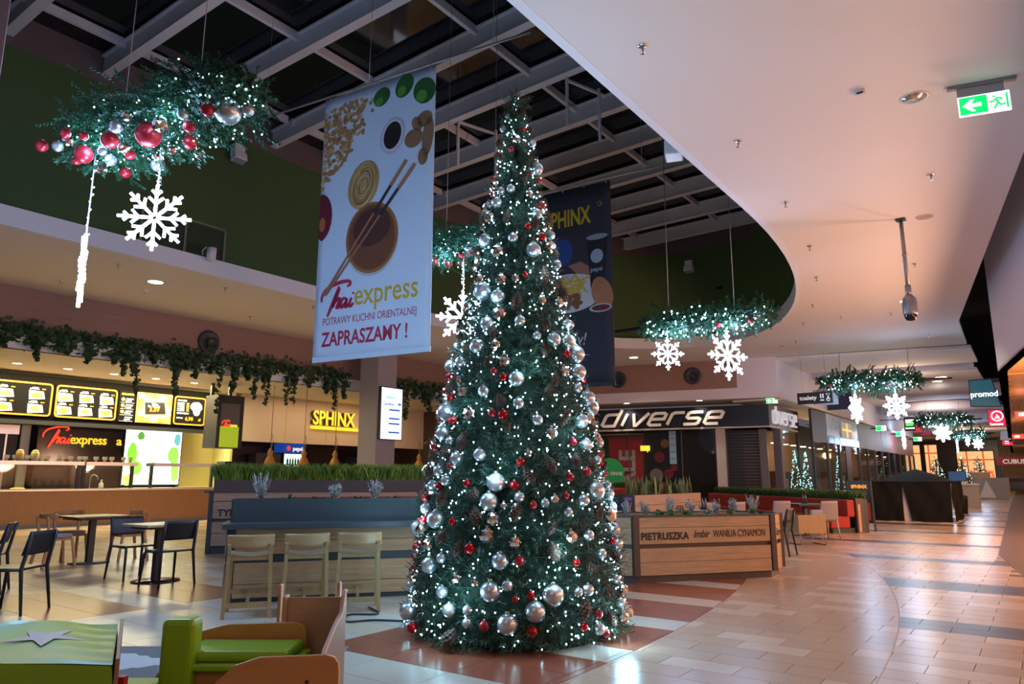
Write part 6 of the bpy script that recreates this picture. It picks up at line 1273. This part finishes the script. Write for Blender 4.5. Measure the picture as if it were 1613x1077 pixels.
q = MB(); q.prism([(0.0, 1.98)] + [(.02 + .24 * math.cos(R(a)), 2.32 + .40 * math.sin(R(a))) for a in range(-80, 91, 12)] + [(0.0, 2.70)], -.012, -.004); q.build('onion_print', fm('onion', (.13, .008, .025)), bn); q = MB(); disc(q, .07, 2.2, .06, .12, -.015, -.012); q.build('onion_core_print', fm('onion_core', (.4, .12, .03)), bn)
for rx, rz, c, o, dz in ((.50, .55, (.42, .48, .52), 0, -.06), (.50, .57, (.32, .11, .03), .002, 0), (.45, .52, (.16, .05, .02), .004, 0), (.36, .30, (.07, .02, .015), .006, .16)): q = MB(); disc(q, 1.08, 1.83 + dz, rx, rz, -.012 - o, -.004 - o, 36, .15); q.build('bowl_print', fm('bowl_%d' % int(o * 1000), c, var=.25, scale=5), bn)
for (x0, z0, x1, z1) in ((.22, 1.02, 1.86, 2.85), (.16, 1.0, 1.70, 2.95)):
    for f0, f1, w_, c in ((0, .62, .035, (.33, .13, .07)), (.62, .82, .05, (.03, .02, .03)), (.82, 1.0, .06, (.38, .16, .09))):
        a = (x0 + (x1 - x0) * f0, z0 + (z1 - z0) * f0); b = (x0 + (x1 - x0) * f1, z0 + (z1 - z0) * f1); q = MB()
        for poly in stroke2d([a, b], w_): q.prism(poly, -.024, -.018)
        q.build('chopstick_print', fm('chop_%d' % int(f1 * 100), c), bn)
thai_logo(bn, F_front(.12, -.008, .66), .72, M_REDF, .004, .085)
text('express', .48, M_GOLDF, bn, F_front(.78, -.006, .80), .002, .004, sx=.80)
text('POTRAWY KUCHNI ORIENTALNEJ', .165, M_REDF, bn, F_front(.17, -.006, .54), .002, 0, sx=.70); text('ZAPRASZAMY !', .31, M_REDF, bn, F_front(.17, -.006, .21), .002, .007, sx=.78)
b2_ = thing('sphinx_banner', 'long black hanging banner with SPHINX lettering and a plate of fries', 'banner', (-8.82, 12.28, 3.16), R(5))
c_ = cloth(10, 12, lambda u, v: (u * BW, 0, v * 4.24), 'cloth', b2_, fm('black_cloth', (.022, .028, .042))); sm = c_.modifiers.new('t', 'SOLIDIFY'); sm.thickness = .006; sm.offset = 1
MB().box(0, BW, -.012, .018, -.03, .05).build('bottom_hem', fm('black_cloth', (.022, .028, .042)), b2_); q = MB(); q.tube([(-.8, 0, 4.3), (BW + 1.2, 0, 4.3)], .016, 8); q.build('top_pipe', M_GREYMET, b2_)
for x in (-.4, 2.9): q = MB(); q.tube([(x, 0, 4.3), (x, .02, 6.75)], .006, 4); q.build('hanging_wire', M_GREYMET, b2_)
for k in range(5): q = MB(); q.tube([(.1 + k * .5, 0, 4.2), (.1 + k * .5, 0, 4.3)], .012, 6); q.build('eyelet_ring', M_GREYMET, b2_)
text('SPHINX', .52, fm('yellow_logo', (.52, .38, .01)), b2_, F_front(.66, -.006, 3.42), .002, .012, sx=.60); q = MB(); q.tube([(1.95 + .045 * math.cos(k * .6), -.008, 3.78 + .045 * math.sin(k * .6)) for k in range(11)], .008, 4, True); q.build('registered_ring', fm('yellow_logo', (.52, .38, .01)), b2_)
MB().box(0, BW, -.008, -.004, 1.75, 3.2).build('photo_background', fm('photo_dark', (.035, .03, .045), var=.3, scale=2), b2_)
q = MB(); disc(q, 1.08, 2.85, .24, .3, -.011, -.008); q.build('blue_sleeve_print', fm('sleeve', (.02, .06, .25)), b2_)
q = MB(); q.prism([(1.2, 2.55), (1.5, 2.6), (1.85, 2.35), (1.8, 2.1), (1.45, 2.3)], -.011, -.008); q.build('hand_print', fm('skin', (.32, .15, .10)), b2_)
q = MB(); disc(q, 1.15, 1.95, .85, .42, -.013, -.010, 36); q.build('plate_print', fm('plate', (.55, .56, .58)), b2_)
rf = random.Random(6); q = MB()
for k in range(46):
    x = rf.uniform(.7, 1.6); z = rf.uniform(1.95, 2.25); a = rf.uniform(-.9, .9)
    for poly in stroke2d([(x - .14 * math.cos(a), z - .14 * math.sin(a)), (x + .14 * math.cos(a), z + .14 * math.sin(a))], .045): q.prism(poly, -.018 - .0002 * k, -.014)
stuff(q.build('fries_print', fm('fries', (.55, .40, .06), var=.3, scale=12), b2_)); q = MB()
for k in range(16): disc(q, rf.uniform(.75, 1.45), rf.uniform(1.65, 1.9), rf.uniform(.06, .11), rf.uniform(.05, .08), -.022 - .0003 * k, -.018, 9)
stuff(q.build('meat_print', fm('meat', (.20, .09, .04), var=.4, scale=14), b2_))
q = MB(); disc(q, 1.97, 1.86, .22, .36, -.026, -.02, 28, .3); q.build('bread_print', fm('bread', (.38, .17, .08), var=.3, scale=4), b2_)
q = MB(); q.prism([(1.64, 3.08), (2.12, 3.08), (2.02, 2.0), (1.72, 2.0)], -.017, -.012); q.build('glass_print', fm('glass', (.01, .012, .02)), b2_); q = MB(); disc(q, 1.88, 3.07, .24, .06, -.02, -.017); q.build('glass_rim_print', fm('rim', (.25, .32, .38)), b2_); q = MB(); disc(q, 1.87, 2.66, .14, .15, -.02, -.017); q.build('emblem_print', fm('emblem', (.3, .4, .48)), b2_); text('pepsi', .13, fm('emblem', (.3, .4, .48)), b2_, F_front(1.72, -.02, 2.34), .002, .002)
q = MB(); disc(q, 1.93, 1.56, .25, .09, -.032, -.026, 24); q.build('sauce_dish_print', fm('sauce_dish', (.4, .42, .45)), b2_); q = MB(); disc(q, 1.94, 1.56, .20, .06, -.036, -.032, 24); q.build('sauce_print', fm('sauce_red', (.14, .02, .015)), b2_)
text('Zapraszamy!', .36, fm('chalk', (.6, .62, .66)), b2_, F_front(.10, -.006, .84), .002, 0, shear=.3, sx=.80)
MB().box(1.0, 1.65, -.008, -.004, .62, .63).build('underline_print', fm('chalk', (.6, .62, .66)), b2_)

eb_ = thing('hanging_banner', 'pale lavender hanging banner cut off by the upper left photo corner', 'banner', (-6.72, 1.89, 3.6), R(8))
c_ = cloth(6, 8, lambda u, v: (-2.2 + u * 2.2, 0, v * 4.2), 'cloth', eb_, fm('lavender_cloth', (.55, .48, .58))); sm = c_.modifiers.new('t', 'SOLIDIFY'); sm.thickness = .006
q = MB(); q.tube([(-2.6, 0, 4.25), (.4, 0, 4.25)], .018, 8); q.build('top_pipe', M_GREYMET, eb_)
for x in (-2.0, .2): q = MB(); q.tube([(x, 0, 4.25), (x, .02, 6.3)], .006, 4); q.build('hanging_wire', M_GREYMET, eb_)
# ================================================================== CEILING FIXTURES
sp0 = thing('sprinkler', 's', 'sprinkler', group='ceiling sprinklers')
MB().lathe([(.055, -.008), (.05, -.016), (.018, -.02)], 14).build('rose', M_CHROME, sp0); MB().lathe([(.012, -.02), (.012, -.06), (.006, -.07), (.006, -.095)], 8).build('body', M_GREYMET, sp0); MB().lathe([(.03, -.098), (.03, -.092)], 10).build('deflector', M_CHROME, sp0); 
SPK = [(-3.06, 6.59), (-2.99, 9.45), (-3.11, 12.18), (-3.4, 14.91), (-3.88, 17.43), (-.95, 12.36), (-1.85, 17.58), (-4.67, 20.3), (-5.5, 22.54), (-6.53, 25.51), (-4.36, 22.28), (-3.11, 22.59), (-2.64, 26.84), (-18.6, 7.04), (-16.1, 7.19), (-16.01, 9.74), (-18.35, 12.02), (-15.82, 12.3)]
for k, (x, y) in enumerate(SPK): place(sp0, (x, y, 6.006), random.uniform(0, 3), 'small chrome sprinkler in the pale right ceiling, %s nearest the camera' % ORD[sorted(range(13), key=lambda i: SPK[i][1]).index(k)] if x > -10 else 'small chrome sprinkler in the left ceiling, %s of its five' % ORD[k - 13], 'ceiling sprinklers' if x > -10 else 'left ceiling sprinklers', k == 0)
downlight((-16.89, 8.44, 6.0), .17, 'lit round downlight in the left ceiling', M_LENS, None); downlight((-12.64, 25.35, 6.0), .17, 'lit round downlight right of the black banner', M_LENS, None)
downlight((-2.53, 21.33, 6.0), .16, 'lit round downlight behind the camera pole', M_LENS, None); downlight((-.82, 9.59, 6.0), .14, 'unlit ribbed downlight left of the hanging exit sign', mat('ribbed_reflector', (.6, .55, .5), .2, .9), None)
downlight((-3.3, 36.5, 5.7), .22, 'lit downlight above the nearest corridor garland', M_LENS, None); downlight((-5.4, 37.5, 5.7), .2, 'lit downlight left of the corridor ceiling drum', M_LENS, None)
downlight((-7.19, 26.24, 6.0), .1, 'small amber detector ring near the far ceiling edge', mat('amber_lens', (.5, .3, .1), .4), None)
for k, (x, y) in enumerate(((-3.6, 38.0), (-6.2, 48), (-4.2, 56), (-2.6, 52))): downlight((x, y, 5.7), .2, 'lit downlight %s the corridor ceiling drums' % ('before', 'left of', 'behind', 'right of')[k], M_LENS, 'far corridor downlights')
light('left_ceiling_spot', 'SPOT', (-16.89, 8.44, 5.95), 140, WHITE, spot_size=R(110), spot_blend=.6, shadow_soft_size=.15); light('far_ceiling_spot', 'SPOT', (-12.64, 25.35, 5.95), 160, WHITE, spot_size=R(120), spot_blend=.6, shadow_soft_size=.15)
light('walkway_spot', 'SPOT', (-2.53, 21.33, 5.95), 220, (1, .78, .55), spot_size=R(120), spot_blend=.6, shadow_soft_size=.15)
t = thing('ceiling_speaker', 'flat round ceiling speaker beside the camera pole', 'speaker', (-1.28, 14.39, 6.0)); MB().lathe([(.14, -.012), (.15, 0), (.05, 0)], 28, cap=False).build('rim', M_WHITEPL, t); MB().lathe([(.001, -.014), (.14, -.012)], 28, cap=False).build('grille', mat('speaker_grille', (.45, .38, .34), .7), t)
t = thing('smoke_detector', 'small square white detector with red lens on the pale ceiling', 'detector', (-1.33, 9.02, 6.0)); MB().box(-.06, .06, -.04, .04, -.06, 0).build('case', M_WHITEPL, t, bevel=.006); MB().box(-.035, .035, -.046, -.04, -.055, -.03).build('lens', mat('dark_red_lens', (.08, .01, .01), .2), t)
t = thing('smoke_detector', 'round white detector in the left ceiling beside the lit downlight', 'detector', (-17.87, 8.68, 6.0)); MB().lathe([(.001, -.06), (.05, -.055), (.07, -.03), (.08, 0)], 18, cap=False).build('case', M_WHITEPL, t); MB().lathe([(.02, -.075), (.03, -.055)], 10).build('sensor', M_GREYMET, t)
exit_sign((-.12, 9.66, 5.84 - .0), R(14), 'green lit running man exit sign hanging from the pale ceiling', 1.55)
# camera on a pole
t = thing('security_camera', 'grey dome camera on a long ceiling pole', 'camera', (-1.65, 14.29, 6.0)); MB().box(-.08, .08, -.08, .08, -.025, 0).build('ceiling_plate', M_BLACKPL, t); q = MB(); q.tube([(0, 0, -.02), (0, 0, -1.28)], .033, 12); q.build('pole', M_GREYMET, t); q = MB(); q.tube([(0, 0, -.66), (0, 0, -.70)], .042, 12); q.build('pole_collar', M_GREYMET, t); q = MB(); q.tube([(0, 0, -1.25), (0, 0, -1.45)], .05, 12); q.build('neck', M_GREYMET, t)
MB().lathe([(.05, -1.42), (.11, -1.50), (.12, -1.56), (.12, -1.76), (.11, -1.80)], 20).build('housing', M_GREYMET, t); MB().lathe([(.105, -1.79), (.10, -1.84), (.07, -1.89), (.001, -1.91)], 20, cap=False).build('dome', mat('smoked_dome', (.01, .01, .012), .05), t)
# flood lights, spot and louvre on the green wall
def flood(loc, rz, label):
    t = thing('flood_light', label, 'flood light', loc, rz); MB().box(0, .06, -.05, .05, -.05, .12).build('bracket', M_WHITEPL, t); MB().box(.06, .26, -.14, .14, .0, .24).build('driver_box', M_WHITEPL, t, bevel=.02); q = MB(); q.box(.05, .3, -.17, .17, -.26, -.03, Matrix.Rotation(R(-15), 4, 'Y')); q.build('lamp_head', M_WHITEPL, t, bevel=.03); q = MB(); q.box(.08, .27, -.14, .14, -.275, -.26, Matrix.Rotation(R(-15), 4, 'Y')); q.build('lens', mat('flood_glass', (.3, .32, .36), .1), t)
flood((-15.5, 9.4, 9.25), 0, 'white flood light high on the green wall left of the white banner'); flood((-9.95, 24.95, 9.1), R(-92), 'white flood light on the green wall right of the black banner')
t = thing('spot_light', 'white cylinder spot clamped to the fascia under the louvre', 'spot light', (-15.22, 8.75, 6.42)); MB().lathe([(.10, -.14), (.11, .16), (.03, .18)], 20, Matrix.Translation((.16, 0, 0))).build('lamp_can', M_WHITEPL, t); q = MB(); q.tube([(0, -.12, .0), (.02, -.14, .1), (.1, -.1, .18)], .014, 6); q.build('bracket', M_WHITEPL, t)
t = thing('spot_light', 'white spot box at the ceiling edge above the black banner', 'spot light', (-3.98, 9.6, 6.2), R(20)); MB().box(-.16, .1, -.16, .16, -.12, .12).build('lamp_box', M_WHITEPL, t, bevel=.02); MB().box(.1, .3, -.03, .03, -.03, .03).build('arm', M_GREYMET, t)
lv = thing('wall_louvre', 'dark slatted vent in the green wall behind the large snowflake', 'vent', (-15.46, 7.3, 6.42)); 
for a, b in ((0, .95), (1.02, 1.95)):
    for k in range(13): q = MB(); q.box(.0, .03, a, b, .03 + k * .058, .055 + k * .058, None); q.build('slat', mat('louvre_dark', (.05, .06, .05), .4), lv)
for y in (-.05, .96, 1.95): MB().box(0, .05, y, y + .05, 0, .82).build('frame_upright', mat('louvre_frame', (.2, .2, .16), .5), lv)
MB().box(0, .05, -.05, 2.0, .79, .84).build('frame_rail', mat('louvre_frame', (.2, .2, .16), .5), lv)
